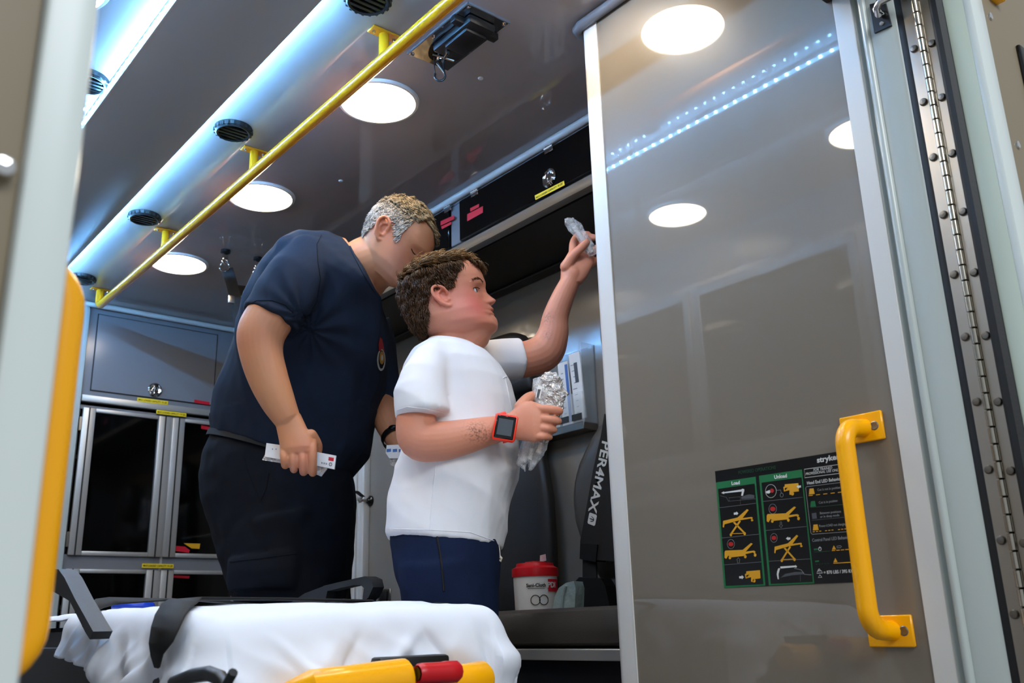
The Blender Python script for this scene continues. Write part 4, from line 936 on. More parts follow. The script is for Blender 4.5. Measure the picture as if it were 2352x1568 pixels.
def make_hair(hd, poly, count, length, comb, colfn, cap_out, parent, width=.0007, lift=.35):
    """cap under the strands plus individual tapered strands; poly is the hair outline in the head's side view"""
    vs_, fs_, cols = [], [], []
    # cap
    nt, na = 70, 80; idx = {}
    for i in range(nt):
        for k in range(na):
            t_, th = i/(nt-1), 2*math.pi*k/na; x, y, tt = hd.surf(t_, th)
            if in_poly((x, tt), poly):
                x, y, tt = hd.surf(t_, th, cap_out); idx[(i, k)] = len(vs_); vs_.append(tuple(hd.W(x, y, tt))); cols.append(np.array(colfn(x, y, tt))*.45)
    for i in range(nt-1):
        for k in range(na):
            q = [(i, k), (i, (k+1) % na), (i+1, (k+1) % na), (i+1, k)]
            if all(a in idx for a in q): fs_.append(tuple(idx[a] for a in q))
    n = 0; tries = 0
    while n < count and tries < count*6:
        tries += 1; t_ = random.uniform(.02, .998)**.8; th = random.uniform(0, 2*math.pi)
        x, y, tt = hd.surf(t_, th)
        if not in_poly((x, tt), poly): continue
        n += 1; x2, y2, t2 = hd.surf(t_, th, .03); root = hd.W(x, y, tt); N = (hd.W(x2, y2, t2)-root).normalized()
        cx_, cy2, ct = comb(x, y, tt); T = (hd.f*cx_+hd.l*cy2+hd.u*ct); T = (T-N*T.dot(N)); T = T.normalized() if T.length > 1e-4 else hd.u
        L = length(x, y, tt)*random.uniform(.7, 1.2); jit = Vector([random.gauss(0, .17) for _ in range(3)])
        clump = noise.noise(root*70); cl2 = noise.noise(root*75+Vector((9, 4, 1))); T = (T+hd.l*clump*.9+hd.u*cl2*.5+jit).normalized(); L *= 1+.5*cl2
        lf = lift(x, y, tt) if callable(lift) else lift
        p0 = root-N*.001; p1 = root+N*L*(lf+.25)+T*L*.30; p2 = root+N*L*(lf+.2)+T*L*.72; p3 = root+N*L*(lf*.7)+T*L*1.05
        sd = N.cross(T).normalized()*width; up_ = N*width*.8
        cc = np.array(colfn(x, y, tt))*random.uniform(.55, 1.45)*(1+.5*clump); o = len(vs_)
        for p, w in ((p0, 1.), (p1, 1.), (p2, .8)):
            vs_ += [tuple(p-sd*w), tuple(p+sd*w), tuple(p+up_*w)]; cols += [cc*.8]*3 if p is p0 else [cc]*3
        vs_.append(tuple(p3)); cols.append(cc*1.1)
        for r_ in (0, 3):
            for a_ in range(3):
                b_ = (a_+1) % 3; fs_.append((o+r_+a_, o+r_+b_, o+r_+3+b_, o+r_+3+a_))
        for a_ in range(3): fs_.append((o+6+a_, o+6+(a_+1) % 3, o+9))
    me = bpy.data.meshes.new('hair'); me.from_pydata(vs_, [], fs_); me.update()
    for p in me.polygons: p.use_smooth = True
    at = me.color_attributes.new('tint', 'FLOAT_COLOR', 'POINT')
    at.data.foreach_set('color', np.concatenate([np.clip(np.array(cols), 0, 1), np.ones((len(vs_), 1))], 1).astype('f').ravel())
    o = obj('hair', me, 'hair', parent, 0)
    return o
def eyeball(hd, r, parent, look=(.25, .1)):
    for sd in (-1, 1):
        x, y, t_ = hd.surf(hd.et, 0); w = hd.ey
        # surface x at that lateral position
        th = math.asin(min(.99, (w/interp(hd.width, hd.et))**(1/.92)))
        x, y, t_ = hd.surf(hd.et, sd*th); c = hd.W(x, y, t_)-hd.f*r*.74-hd.l*sd*r*.1
        e_ = obj('eye', MB().ell(c, r, r, r, 20, 14), 'eye_white', parent)
        d = (hd.f+hd.u*look[1]).normalized()
        obj('iris', MB().lathe([(r*.76, r*.68), (r*.6, r*.84), (.0003, r*1.02)], c, d, n=18), 'iris', e_)
# ---------------------------------------------------------------- boy
boy = Fig((1.29, 1.703, 0))
T = thing('person', (1.25, 1.735, 0), 'child in white t-shirt and navy shorts reaching up with a plastic packet', 'person')
def rotf(deg): a = math.radians(deg); return RV*math.cos(a)+ZV*math.sin(a), -RV*math.sin(a)+ZV*math.cos(a)
f_, u_ = rotf(15)
ear = boy.P(1026, 704); chin = boy.P(1133, 762); crown = boy.P(1003, 592)
Hh = (crown-chin).dot(u_); tE = (ear-chin).dot(u_)/Hh
Cb = ear-u_*(tE*Hh)
hb = Head(Cb, f_, u_, NV, Hh, [(0, 0), (1, 0)], [(0, 0), (1, 0)], [(0, -.12), (.1, -.22), (.2, -.34), (.3, -.41), (.45, -.44), (.6, -.45), (.75, -.42), (.88, -.30), (.96, -.13), (1, 0)],
          [(0, .17), (.05, .275), (.13, .33), (.25, .35), (.38, .335), (.5, .335), (.62, .345), (.75, .32), (.87, .25), (.95, .15), (1, .03)], .022, .45, .165)
def tab(h, fig, pts, b=0):
    r = []
    for x, y in pts:
        l = h.L(fig.P(x, y, b)); r.append((l[2], l[0]))
    return sorted(r)
PB = [(1030, 591), (1065, 597), (1085, 604), (1097, 612), (1108.7, 632), (1115.4, 649), (1115.5, 662.4), (1118.5, 672), (1129, 681), (1140, 688), (1137, 696), (1125, 701), (1131, 706), (1135.5, 711), (1128.5, 717), (1137, 722), (1129, 729.5), (1138, 739), (1144, 748.5), (1142, 757), (1134, 763), (1116, 769)]
BB = [(1030, 591), (1065, 597), (1085, 604), (1096, 612), (1107, 632), (1110, 650), (1108, 666), (1112, 690), (1119, 708), (1124, 722), (1127, 732), (1138, 748), (1131, 762), (1112, 770)]
hb.prof = smooth_tab(tab(hb, boy, PB)+[(1.0, .0)], 240); hb.base = smooth_tab(tab(hb, boy, BB)+[(1.0, .0)], 160)
mb = MB(); hb.build(mb, 110, 84); hb.ear(mb, -.005, tE-.125, tE+.125, .25, .9)
boy.limb(mb, [(1040, 815, 0, 52), (1040, 775, 0, 50), (1042, 735, 0, 52), (1045, 700, 0, 50)], 28)
boy.limb(mb, [(1066, 782, 0, 44), (1096, 757, 0, 41), (1116, 745, 0, 28)], 20)               # soft under-chin
TB = [(892, 1228, 1150, 1258, .145), (898, 1170, 1168, 1165, .15), (910, 1110, 1186, 1100, .155), (922, 1050, 1192, 1050, .155), (924, 985, 1192, 985, .15), (920, 930, 1188, 925, .15), (920, 885, 1176, 882, .148), (930, 846, 1152, 846, .14), (950, 812, 1122, 816, .112), (988, 786, 1090, 798, .062)]
def shrink(r, k):
    xl, yl, xr, yr, th = r; cx, cyy2 = (xl+xr)/2, (yl+yr)/2
    return (cx+(xl-cx)*k, cyy2+(yl-cyy2)*k, cx+(xr-cx)*k, cyy2+(yr-cyy2)*k, th*k)
mb.loft([boy.pair(*shrink(r, .93)[:4], 0, shrink(r, .93)[4]) for r in TB])
# near arm, bent, with hand
boy.limb(mb, [(985, 850, -.125, 48), (966, 905, -.15, 47), (956, 960, -.165, 46), (962, 1008, -.17, 47), (1008, 1013, -.172, 46), (1066, 1003, -.172, 41), (1118, 990, -.17, 34), (1160, 982, -.167, 29)], 24)
b0 = -.165
mb.loft([boy.pair(*r[:4], r[4], r[5]) for r in [(1150, 955, 1152, 1012, b0, .020), (1172, 946, 1180, 1008, b0, .019), (1196, 926, 1205, 1012, b0, .019), (1220, 920, 1226, 1016, b0-.004, .018), (1242, 928, 1240, 1014, b0-.002, .015), (1250, 932, 1246, 1010, b0+.004, .010)]])
for (x0, y0, x1, y1, rr) in ((1240, 938, 1286, 943, 10.5), (1242, 961, 1283, 966, 10.2), (1238, 983, 1273, 986, 9.5), (1230, 1003, 1263, 1003, 8.8)):
    boy.limb(mb, [(x0-14, y0, b0-.004, rr), ((x0*.6+x1*.4), (y0+y1)/2-1, b0-.009, rr), (x1-6, y1, b0+.004, rr*.95), (x1-1, y1+1, b0+.024, rr*.85), (x1-10, y1+1, b0+.042, rr*.7)], 12)
boy.limb(mb, [(1195, 935, b0+.004, 15), (1212, 915, b0+.022, 13), (1232, 908, b0+.052, 11), (1250, 914, b0+.070, 9)], 12)
# far arm raised
boy.limb(mb, [(1085, 838, .115, 44), (1150, 830, .13, 43), (1212, 824, .145, 42), (1252, 806, .15, 43), (1270, 768, .145, 36), (1276, 728, .14, 30), (1293, 682, .13, 26), (1309, 648, .125, 23), (1315, 630, .122, 23)], 22)
bh = .12
mb.loft([boy.pair(*r[:4], r[4], r[5]) for r in [(1287, 645, 1335, 652, bh, .018), (1288, 622, 1346, 640, bh, .018), (1294, 598, 1356, 622, bh, .017), (1306, 578, 1364, 604, bh+.005, .014), (1316, 570, 1368, 592, bh+.012, .010)]])
boy.limb(mb, [(1300, 612, bh-.010, 14), (1316, 588, bh-.020, 11.5), (1333, 571, bh-.026, 10), (1347, 557, bh-.024, 8.5)], 12)     # thumb over the packet
for pts in ([(1316, 580, bh+.012, 10), (1318, 556, bh+.026, 9.5), (1330, 540, bh+.040, 8.5), (1350, 538, bh+.044, 7.5)],
            [(1334, 580, bh+.016, 10), (1342, 556, bh+.036, 9.5), (1352, 545, bh+.044, 9), (1366, 546, bh+.040, 8)],
            [(1350, 592, bh+.014, 9.5), (1366, 574, bh+.026, 9), (1380, 566, bh+.022, 8), (1388, 572, bh+.006, 7)],
            [(1358, 606, bh+.010, 8.5), (1374, 596, bh+.016, 8), (1384, 594, bh+.004, 7)]):
    boy.limb(mb, pts, 12)
# legs
def leg(mb, A, s_, hip, knee, ankle, toe, r):
    P = [A+Vector(0*ZV)+RV*a+NV*b+ZV*z for a, b, z in (hip, knee, ((knee[0]+ankle[0])/2-.01, (knee[1]+ankle[1])/2, knee[2]*.62), ankle)]
    fat(mb, P, [r, r*.72, r*.70, r*.46], 18)
for b in (-.07, .07): leg(mb, boy.A, 1, (-.055, b, .56), (-.05, b, .34), (-.06, b, .07), None, .07)
body = fuse(mb, 'body', .0021, 3, .3)
lipc = boy.P(1131, 717); chk = hb.W(.30, -.27, .30); nosec = boy.P(1132, 690, -.005)
paint(body, 'd08a6e', [(hb.W(.28, -.28, .27), .045, 'd0625a', .75), (hb.W(.28, .28, .27), .045, 'd0625a', .7), (hb.W(.10, -.3, .18), .035, 'd68a78', .4),
      (lipc, .0115, 'a8443e', .85), (boy.P(1128, 700, -.009), .004, '5a2a22', .75), (nosec, .012, 'd88878', .35), (hb.W(-.03, -.36, tE), (.03, .02, .03), 'd86a58', .5), (hb.W(.40, -.16, .455), (.014, .014, .007), 'a8685c', .5),  # the small dark spot paints in the shade of the nostril
      (boy.P(1095, 990, -.21), .022, '5a3a30', .75, None, 260.), (boy.P(1112, 1000, -.21), .02, '4a3028', .7, None, 300.), (boy.P(1252, 728, .11), .018, '5a3a30', .6, None, 260.), (boy.P(1258, 770, .11), .012, '5a3a30', .5, None, 260.),
      (boy.P(1280, 943, -.17), .01, 'd88a78', .4), (boy.P(962, 1020, -.2), .05, 'c98870', .4)], .04)
o = obj('body', body, 'skin', T, 0); tag(o, 'fair skin with flushed cheeks')
eyeball(hb, .0098, T)
# upper lash and brow
for sd in (-1, 1):
    w = .165
    pts = [hb.W(*(lambda q: (q[0]+.012, q[1], q[2]))(hb.surf(.468+.012*math.sin(math.pi*k/5)-.010*(k/5), sd*(.36+.34*k/5)))) for k in range(6)]
    obj('eyelash', MB().tube(pts, .0010, 6), 'iris', T)
    br = MB()
    for k in range(46):
        q = k/46; th = sd*(.24+.52*q); x, y, tt = hb.surf(.545+.022*math.sin(math.pi*min(1, q*1.1))+random.uniform(-.012, .012), th); p = hb.W(x, y, tt)
        dr_ = (hb.l*sd*1.0-hb.f*.6+hb.u*.25); br.tube([p-dr_*.001, p+dr_*.003+hb.f*.001, p+dr_*.006], [.0005, .0005, .0002], 4)
    me = br.mesh('eyebrow', 0); at = me.color_attributes.new('tint', 'FLOAT_COLOR', 'POINT'); at.data.foreach_set('color', np.tile(np.array([*lin('6a4632'), 1.]), (len(me.vertices), 1)).astype('f').ravel())
    obj('eyebrow', me, 'hair', T, 0)
def side_poly(h, fig, px, b=0): return [(lambda l: (l[0], l[2]))(h.L(fig.P(x, y, b))) for x, y in px]
polyB = side_poly(hb, boy, [(1112, 600), (1097, 612), (1084, 617), (1072, 608), (1059, 606), (1053, 617), (1059, 627), (1055, 634), (1053, 645), (1047, 660), (1044, 676), (1040, 685), (1026, 684), (1012, 680), (998, 686), (992, 702), (990, 725), (994, 742), (988, 762), (984, 782), (900, 790), (870, 560), (1100, 540)])
def colB(x, y, t_):
    a, b = np.array(lin('4a301c')), np.array(lin('a87a44')); k = max(0, min(1, (t_-.74)*3.2)); return a+(b-a)*k
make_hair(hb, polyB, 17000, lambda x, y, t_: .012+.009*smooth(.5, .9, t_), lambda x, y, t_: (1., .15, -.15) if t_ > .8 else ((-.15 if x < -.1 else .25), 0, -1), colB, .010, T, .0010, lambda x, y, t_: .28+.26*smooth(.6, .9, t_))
# t-shirt
mb = MB(); mb.loft([boy.pair(*r[:4], 0, r[4]+.004) for r in TB])
def sleeve(fig, mb, pts, n=28):
    mb.tube([fig.P(x, y, b) for x, y, b, r in pts], [fig.R(x, y, b, r) for x, y, b, r in pts], n)
sleeve(boy, mb, [(1010, 818, -.08, 44), (990, 838, -.115, 56), (974, 870, -.145, 60), (968, 905, -.158, 62), (968, 935, -.164, 63), (970, 954, -.166, 64)])
sleeve(boy, mb, [(1075, 838, .09, 48), (1120, 832, .12, 51), (1160, 828, .135, 51), (1198, 826, .143, 50)])
shirt = fuse(mb, 'shirt', .0045, 8, .5)
cpt = boy.P(1010, 940, -.15)
def wrB(p):
    q = boy.A; a = (p-q).dot(RV); b = (p-q).dot(NV); z = p.z
    rd = lambda v: (1-2*abs(noise.noise(v)))
    s1_, c1_ = a*.8-z*.6, a*.6+z*.8
    d = noise.noise(Vector((a*7+z*5, b*5, z*4)))*.007+rd(Vector((c1_*7, s1_*2.2, b*4)))*.008+rd(Vector((a*9, z*2.0, b*7+3)))*.007*smooth(1.0, .7, z)
    d += .004*rd(Vector((a*16+z*10, b*10, z*12)))*math.exp(-((z-.82)/.1)**2)
    return d-.004
fold(shirt, wrB)
sh_ = obj('t_shirt', shirt, 'white_cotton', T, 0); tag(sh_, 'plain white cotton t-shirt with chest pocket')
def cast(me):
    return BVHTree.FromPolygons([v.co[:] for v in me.vertices], [p.vertices[:] for p in me.polygons])
def on_surface(tree, px, py, off=.0012):
    h = tree.ray_cast(CAM, ray(px, py).normalized())
    return None if h[0] is None else h[0]+h[1]*off
def seam(tree, pxs, r, m, parent, name='seam', sub=6, off=.0004):
    P = []
    for (x0, y0), (x1, y1) in zip(pxs, pxs[1:]):
        for k in range(sub):
            q = on_surface(tree, x0+(x1-x0)*k/sub, y0+(y1-y0)*k/sub, off)
            if q is not None and (not P or (q-P[-1]).length < .05): P.append(q)
    return obj(name, MB().tube(P, r, 6), m, parent) if len(P) > 2 else None
tb = cast(shirt)
seam(tb, [(1002, 1060), (998, 1100), (992, 1150), (986, 1228)], .0011, 'white_cotton', sh_, 'side_seam')
seam(tb, [(894, 1214), (985, 1216), (1080, 1222), (1146, 1246)], .0010, 'white_cotton', sh_, 'hem_stitch')
seam(tb, [(912, 942), (935, 934), (975, 938), (1030, 950)], .0010, 'white_cotton', sh_, 'cuff_stitch')
obj('collar', MB().tube(boy.pair(984, 788, 1094, 802, 0, .067, 40), .0042, 8, closed=True), 'white_cotton', sh_)
seam(tb, [(1160, 868), (1168, 905), (1176, 950)], .0012, 'white_cotton', sh_, 'pocket_edge'); seam(tb, [(1155, 868), (1166, 864), (1174, 866)], .0014, 'white_cotton', sh_, 'pocket_edge')
# shorts
mb = MB()
mb.loft([boy.pair(*r[:4], 0, r[4]) for r in [(897, 1216, 1146, 1236, .14), (896, 1250, 1150, 1270, .15), (900, 1290, 1150, 1305, .155), (908, 1330, 1148, 1345, .158), (922, 1370, 1150, 1388, .155), (934, 1410, 1148, 1430, .15)]])
for b in (-.07, .07):
    P = [boy.A+RV*a+NV*b+ZV*z for a, z in ((-.06, .60), (-.055, .48), (-.05, .40), (-.05, .33))]; mb.tube(P, [.095, .086, .084, .086], 24)
so = fuse(mb, 'shorts', .006, 5, .5)
fold(so, lambda p: noise.noise(Vector((p.x*12, p.y*12, p.z*5)))*.007+noise.noise(p*26)*.002)
so_ = obj('shorts', so, 'shorts_cloth', T, 0); tag(so_, 'navy fleece shorts with pale drawstring')
ts = cast(so)
seam(ts, [(1004, 1232), (1012, 1280), (1018, 1330), (1020, 1362)], .0022, 'boot', so_, 'pocket_opening')
P = [boy.P(x, y, -.03) for x, y in ((1142, 1245), (1146, 1262), (1147, 1276), (1152, 1282), (1150, 1288), (1144, 1284), (1148, 1279))]
obj('drawstring', MB().tube(P, .0028, 8), 'cream_cord', so_)
for b in (-.075, .075):
    q = boy.A+NV*b-RV*.06; s_ = MB(); rings = []
    for i in range(9):
        f = i/8; a = -.07+.21*f; w = .036+.008*math.sin(f*3.1); h_ = .075-.045*smooth(.3, 1, f)
        rings.append([q+RV*a+NV*w*math.cos(x)*(.35 if i in (0, 8) else 1)+ZV*(max(.0, h_*(.5+.5*math.sin(x)))) for x in [2*math.pi*k/16 for k in range(16)]])
    s_.loft(rings); obj('shoe', s_, 'white_plastic', T, 60)
# watch
wc = boy.P(1160, 981, -.212); tl = math.radians(-11); ex = (RV*math.cos(tl)+ZV*math.sin(tl)); ey = -RV*math.sin(tl)+ZV*math.cos(tl); ez = ex.cross(ey)
Mw = Matrix(((ex.x, ey.x, ez.x, wc.x), (ex.y, ey.y, ez.y, wc.y), (ex.z, ey.z, ez.z, wc.z), (0, 0, 0, 1)))
t = thing('wrist_watch', tuple(wc), 'red smart watch with square dark screen on the child wrist', 'watch')
obj('case', MB().box(-.0245, .0245, -.029, .029, -.012, .0, .007, M=Mw), 'watch_red', t)
obj('bezel', MB().box(-.0205, .0205, -.0245, .0245, -.002, .0012, .005, M=Mw), 'black_gloss', t)
obj('screen', MB().box(-.0155, .0155, -.0175, .0175, .0, .0016, 0, M=Mw), 'watch_screen', t)
rr = boy.R(1160, 981, -.167, 31); ac = boy.P(1158, 981, -.167); axw = (boy.P(1170, 978, -.167)-boy.P(1148, 984, -.167)).normalized(); sa = NV; sb = axw.cross(NV).normalized()
rings = []
for k in range(29):
    a = 2*math.pi*k/28
    for_ = ac+sa*math.cos(a)*.027*1.25+sb*math.sin(a)*rr*1.03; nn = (sa*math.cos(a)+sb*math.sin(a))
    rings.append([for_+axw*.011, for_-axw*.011, for_-axw*.011+nn*.003, for_+axw*.011+nn*.003])
obj('band', MB().loft(rings, cap=False), 'watch_red', t)
# held packets
def film(name, fig, pts, th, label, seed, mat_='film', wr=.004, n=26, steps=46, extra=None):
    """crinkled wrapper: pts = (left px, right px, b) rows along its length"""
    t = thing(name, tuple(fig.P((pts[0][0]+pts[0][2])/2, pts[0][1], pts[0][4])), label, 'packet'); rings = []
    for i in range(steps):
        f = i/(steps-1)*(len(pts)-1); k = min(int(f), len(pts)-2); u = f-k; q = [pts[k][j]+(pts[k+1][j]-pts[k][j])*u for j in range(5)]
        e_ = math.sin(math.pi*min(1, max(0, (i+.6)/(steps)))); ring = fig.pair(*q[:4], q[4], max(.0012, th*min(1, e_*2.2)), n)
        rings.append([p+Vector((noise.noise(p*60+Vector((seed, 0, 0))), noise.noise(p*60+Vector((0, seed, 3))), noise.noise(p*60+Vector((7, 0, seed)))))*wr+Vector((noise.noise(p*140), noise.noise(p*150+Vector((3, 3, 3))), noise.noise(p*130)))*wr*.55 for p in ring])
    obj('wrapper', MB().loft(rings), mat_, t, 20); return t
bq = -.118
t = film('syringe_packet', boy, [(1262, 850, 1272, 852, bq), (1236, 868, 1292, 872, bq), (1226, 900, 1302, 905, bq), (1222, 935, 1290, 945, bq), (1214, 975, 1270, 985, bq), (1206, 1015, 1250, 1022, bq)], .016, 'bundled crinkled clear packet bulging above the fist wearing the watch', 1, 'film_solid', .0055)
t = film('syringe_packet', boy, [(1224, 868, 1240, 866, bq-.012), (1222, 900, 1258, 905, bq-.014), (1215, 935, 1254, 940, bq-.008), (1205, 1000, 1240, 1005, bq), (1190, 1040, 1226, 1045, bq), (1186, 1066, 1208, 1072, bq), (1204, 1079, 1208, 1081, bq)], .011, 'clear packet with printed label running through the fist beside the watch', 5, 'film', .003)
obj('syringe_barrel', MB().tube([boy.P(1236, 900, bq-.01), boy.P(1220, 985, bq), boy.P(1200, 1060, bq)], .0075, 12), 'syringe', t)
ctr = [boy.P(1236, 885, bq-.027), boy.P(1246, 888, bq-.027), boy.P(1240, 915, bq-.027), boy.P(1230, 912, bq-.027)]
obj('paper_label', MB().prism(ctr, NV*.0006), 'paper', t, 0)
obj('print', MB().prism([ctr[0].lerp(ctr[1], .2).lerp(ctr[3], .3), ctr[0].lerp(ctr[1], .7).lerp(ctr[2], .25), ctr[3].lerp(ctr[2], .7), ctr[3].lerp(ctr[2], .2)], NV*-.0004), 'print_gray', t, 0)
t = film('syringe_packet', boy, [(1234, 1000, 1262, 1000, bq+.008), (1222, 1030, 1256, 1034, bq+.008), (1212, 1055, 1238, 1062, bq+.008), (1216, 1080, 1220, 1080, bq+.008)], .011, 'see-through packet tail with white plunger hanging below the fist', 9, 'film', .0028)
obj('plunger', MB().tube([boy.P(1246, 1010, bq+.004), boy.P(1236, 1040, bq+.002)], .0065, 12).tube([boy.P(1222, 1030, bq), boy.P(1216, 1055, bq)], .005, 10), 'white_plastic', t)
br_ = .098
t = film('syringe_packet', boy, [(1296, 502, 1318, 500, br_), (1297, 515, 1334, 512, br_), (1312, 535, 1344, 530, br_), (1330, 555, 1358, 548, br_+.004), (1340, 575, 1368, 566, br_+.006), (1352, 590, 1374, 582, br_+.008)], .009, 'clear plastic syringe packet held up between thumb and fingers', 13, 'film', .0026)
obj('syringe_barrel', MB().tube([boy.P(1314, 514, br_), boy.P(1336, 545, br_+.002), boy.P(1360, 580, br_+.006)], .006, 12), 'syringe', t)
# ---------------------------------------------------------------- man
man = Fig((1.28, 2.586, 0))
T = thing('person', (1.28, 2.586, 0), 'adult in navy t-shirt and dark trousers bending forward beside the child', 'person')
f_, u_ = rotf(-42); bH = -.36; Hm = .240
ear = man.P(890, 552, bH); tE = .40; XE = -.07
Cm = ear-u_*(tE*Hm)-f_*(XE*Hm)
hm = Head(Cm, f_, u_, NV, Hm, [(0, .34), (.03, .40), (.07, .425), (.13, .395), (.165, .42), (.19, .405), (.215, .425), (.25, .405), (.285, .50), (.31, .51), (.38, .45), (.46, .395), (.52, .425), (.6, .43), (.7, .40), (.8, .34), (.9, .2), (1, 0)],
          [(0, .34), (.07, .415), (.2, .40), (.3, .395), (.45, .385), (.52, .41), (.65, .42), (.8, .34), (.9, .2), (1, 0)],
          [(0, -.05), (.1, -.14), (.2, -.25), (.3, -.34), (.45, -.41), (.6, -.44), (.75, -.40), (.88, -.27), (.96, -.12), (1, 0)],
          [(0, .12), (.06, .2), (.15, .265), (.3, .30), (.45, .325), (.6, .33), (.75, .31), (.87, .235), (.95, .14), (1, .03)], .025, .47, .16)
mb = MB(); hm.build(mb, 100, 76); hm.ear(mb, XE, tE-.125, tE+.125, .2, 1.05)
man.limb(mb, [(815, 640, -.29, 70), (842, 612, -.31, 68), (878, 592, -.34, 62), (900, 580, -.355, 55)], 28)
TM = [(488, 997, 806, 1096, 0, .19), (484, 965, 846, 1046, -.01, .20), (498, 905, 856, 990, -.04, .205), (524, 838, 880, 905, -.08, .21), (546, 768, 889, 845, -.13, .218), (566, 705, 890, 795, -.17, .225), (595, 636, 889, 748, -.21, .222), (640, 580, 886, 716, -.25, .20), (690, 550, 882, 696, -.28, .16), (745, 538, 876, 685, -.30, .115), (792, 548, 871, 678, -.315, .080)]
def shr(r, k): xl, yl, xr, yr, b, th = r; q = shrink((xl, yl, xr, yr, th), k); return q[0], q[1], q[2], q[3], b, q[4]
mb.loft([man.pair(*shr(r, .93)) for r in TM])
ba = -.44
man.limb(mb, [(705, 610, -.40, 58), (660, 670, -.43, 57), (620, 728, -.445, 56), (600, 768, -.45, 55), (601, 815, -.45, 49), (617, 870, -.445, 45), (638, 920, -.44, 39), (656, 955, -.437, 32)], 26)
mb.loft([man.pair(*r) for r in [(630, 962, 690, 950, ba+.004, .024), (636, 988, 706, 984, ba, .022), (641, 1012, 718, 1004, ba-.003, .022), (644, 1034, 727, 1024, ba-.006, .022), (646, 1046, 729, 1036, ba-.004, .021), (650, 1058, 726, 1050, ba+.002, .012)]])
for x0, y0, x1, y1, rr in ((652, 1038, 655, 1068, 9.6), (673, 1040, 675, 1077, 9.9), (695, 1038, 697, 1083, 10.2), (718, 1028, 718, 1084, 10.3)):
    man.limb(mb, [(x0, y0-12, ba, rr), (x0, y0+6, ba-.014, rr), ((x0+x1)/2, (y0+y1)/2+4, ba-.016, rr), (x1, y1, ba-.004, rr*.95), (x1+2, y1-4, ba+.020, rr*.85), (x1+2, y1-18, ba+.036, rr*.7)], 12)
man.limb(mb, [(714, 1000, ba+.004, 15), (728, 1024, ba+.022, 13), (726, 1046, ba+.04, 11)], 12)
# far arm
man.limb(mb, [(850, 760, .02, 46), (868, 840, .04, 44), (874, 910, .04, 38), (884, 950, .0, 34), (897, 985, -.04, 29), (912, 1015, -.08, 23), (924, 1034, -.10, 24), (940, 1050, -.11, 22), (955, 1058, -.11, 14)], 20)
for b in (-.085, .12):
    P = [man.A+RV*a+NV*b+ZV*z for a, z in ((.02, .84), (.08, .48), (.08, .28), (.06, .08))]; fat(mb, P, [.07, .06, .055, .045], 18)
body = fuse(mb, 'body', .0024, 3, .4)
paint(body, 'c0805a', [(hm.W(.28, -.26, .3), .045, 'c07058', .5), (hm.W(.30, -.2, .12), .05, 'a88070', .45), (hm.W(XE, -.36, tE), (.035, .03, .035), 'd06a50', .5), (man.P(570, 770, -.5), .05, 'cc8468', .35),
      (man.P(700, 1036, -.46), .03, 'cc7c66', .45), (man.P(690, 1075, -.46), .03, 'c88070', .35), (man.P(610, 900, -.48), .09, 'd6a070', .3), (man.P(835, 560, -.38), .05, 'd69a70', .4)], .05)
o = obj('body', body, 'skin', T, 0); tag(o, 'tanned skin of face, neck and bare forearms')
for sd in (-1, 1):
    pts = [hm.W(*(lambda q: (q[0]+.006, q[1], q[2]))(hm.surf(.455-.012*math.sin(math.pi*k/5), sd*(.34+.34*k/5)))) for k in range(6)]
    obj('eyelash', MB().tube(pts, .0012, 6), 'iris', T)
polyM = side_poly(hm, man, [(815, 552), (843, 553), (866, 545), (880, 527), (905, 526), (911, 540), (916, 578), (924, 578), (937, 556), (958, 534), (976, 520), (996, 540), (1004, 572), (1020, 590), (1080, 560), (1060, 400), (780, 400), (770, 540)], bH)
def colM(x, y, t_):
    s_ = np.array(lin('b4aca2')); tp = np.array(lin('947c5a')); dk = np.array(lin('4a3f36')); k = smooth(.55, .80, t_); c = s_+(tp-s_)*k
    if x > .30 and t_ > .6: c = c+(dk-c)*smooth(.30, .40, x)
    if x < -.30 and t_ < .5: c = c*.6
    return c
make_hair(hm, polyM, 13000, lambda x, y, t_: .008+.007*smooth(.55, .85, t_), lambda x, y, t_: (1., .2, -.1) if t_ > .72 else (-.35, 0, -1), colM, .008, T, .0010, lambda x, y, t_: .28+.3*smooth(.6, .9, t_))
# shirt
mb = MB(); mb.loft([man.pair(*r[:5], r[5]+.005) for r in TM])
sleeve(man, mb, [(745, 590, -.33, 52), (715, 600, -.385, 66), (680, 642, -.42, 70), (650, 685, -.436, 68), (632, 712, -.442, 66), (620, 732, -.445, 66)])
sleeve(man, mb, [(846, 740, 0, 50), (862, 800, .03, 50), (872, 870, .04, 46), (878, 920, .04, 42), (879, 934, .035, 41)])
sm = fuse(mb, 'shirt', .006, 7, .5)
ax0 = man.P(705, 745, -.4); 
def wrM(p):
    q = man.A; a = (p-q).dot(RV); b = (p-q).dot(NV); z = p.z
    rd = lambda v: (1-2*abs(noise.noise(v)))
    d = noise.noise(Vector((a*10+z*3, b*8, z*3)))*.007+rd(Vector((a*11+z*2, b*7, z*2.2)))*.009-.006
    r = (p-ax0).length; ang = math.atan2(z-ax0.z, a-(ax0-q).dot(RV))
    d += .005*math.sin(ang*11)*math.exp(-(r/.16)**2)
    return d*(.6 if z < 1.1 else 1)
fold(sm, wrM)
sm_ = obj('t_shirt', sm, 'navy_cloth', T, 0); tag(sm_, 'faded navy t-shirt with round fire emblem on the chest')
tm = cast(sm)
seam(tm, [(796, 553), (817, 594), (838, 635), (866, 676)], .004, 'navy_cloth', sm_, 'collar')
seam(tm, [(738, 540), (728, 560), (730, 600), (736, 640), (728, 690), (706, 730)], .0012, 'navy_trousers', sm_, 'sleeve_seam')
seam(tm, [(562, 704), (590, 690), (625, 690), (655, 700), (676, 722)], .0012, 'navy_trousers', sm_, 'cuff_stitch')
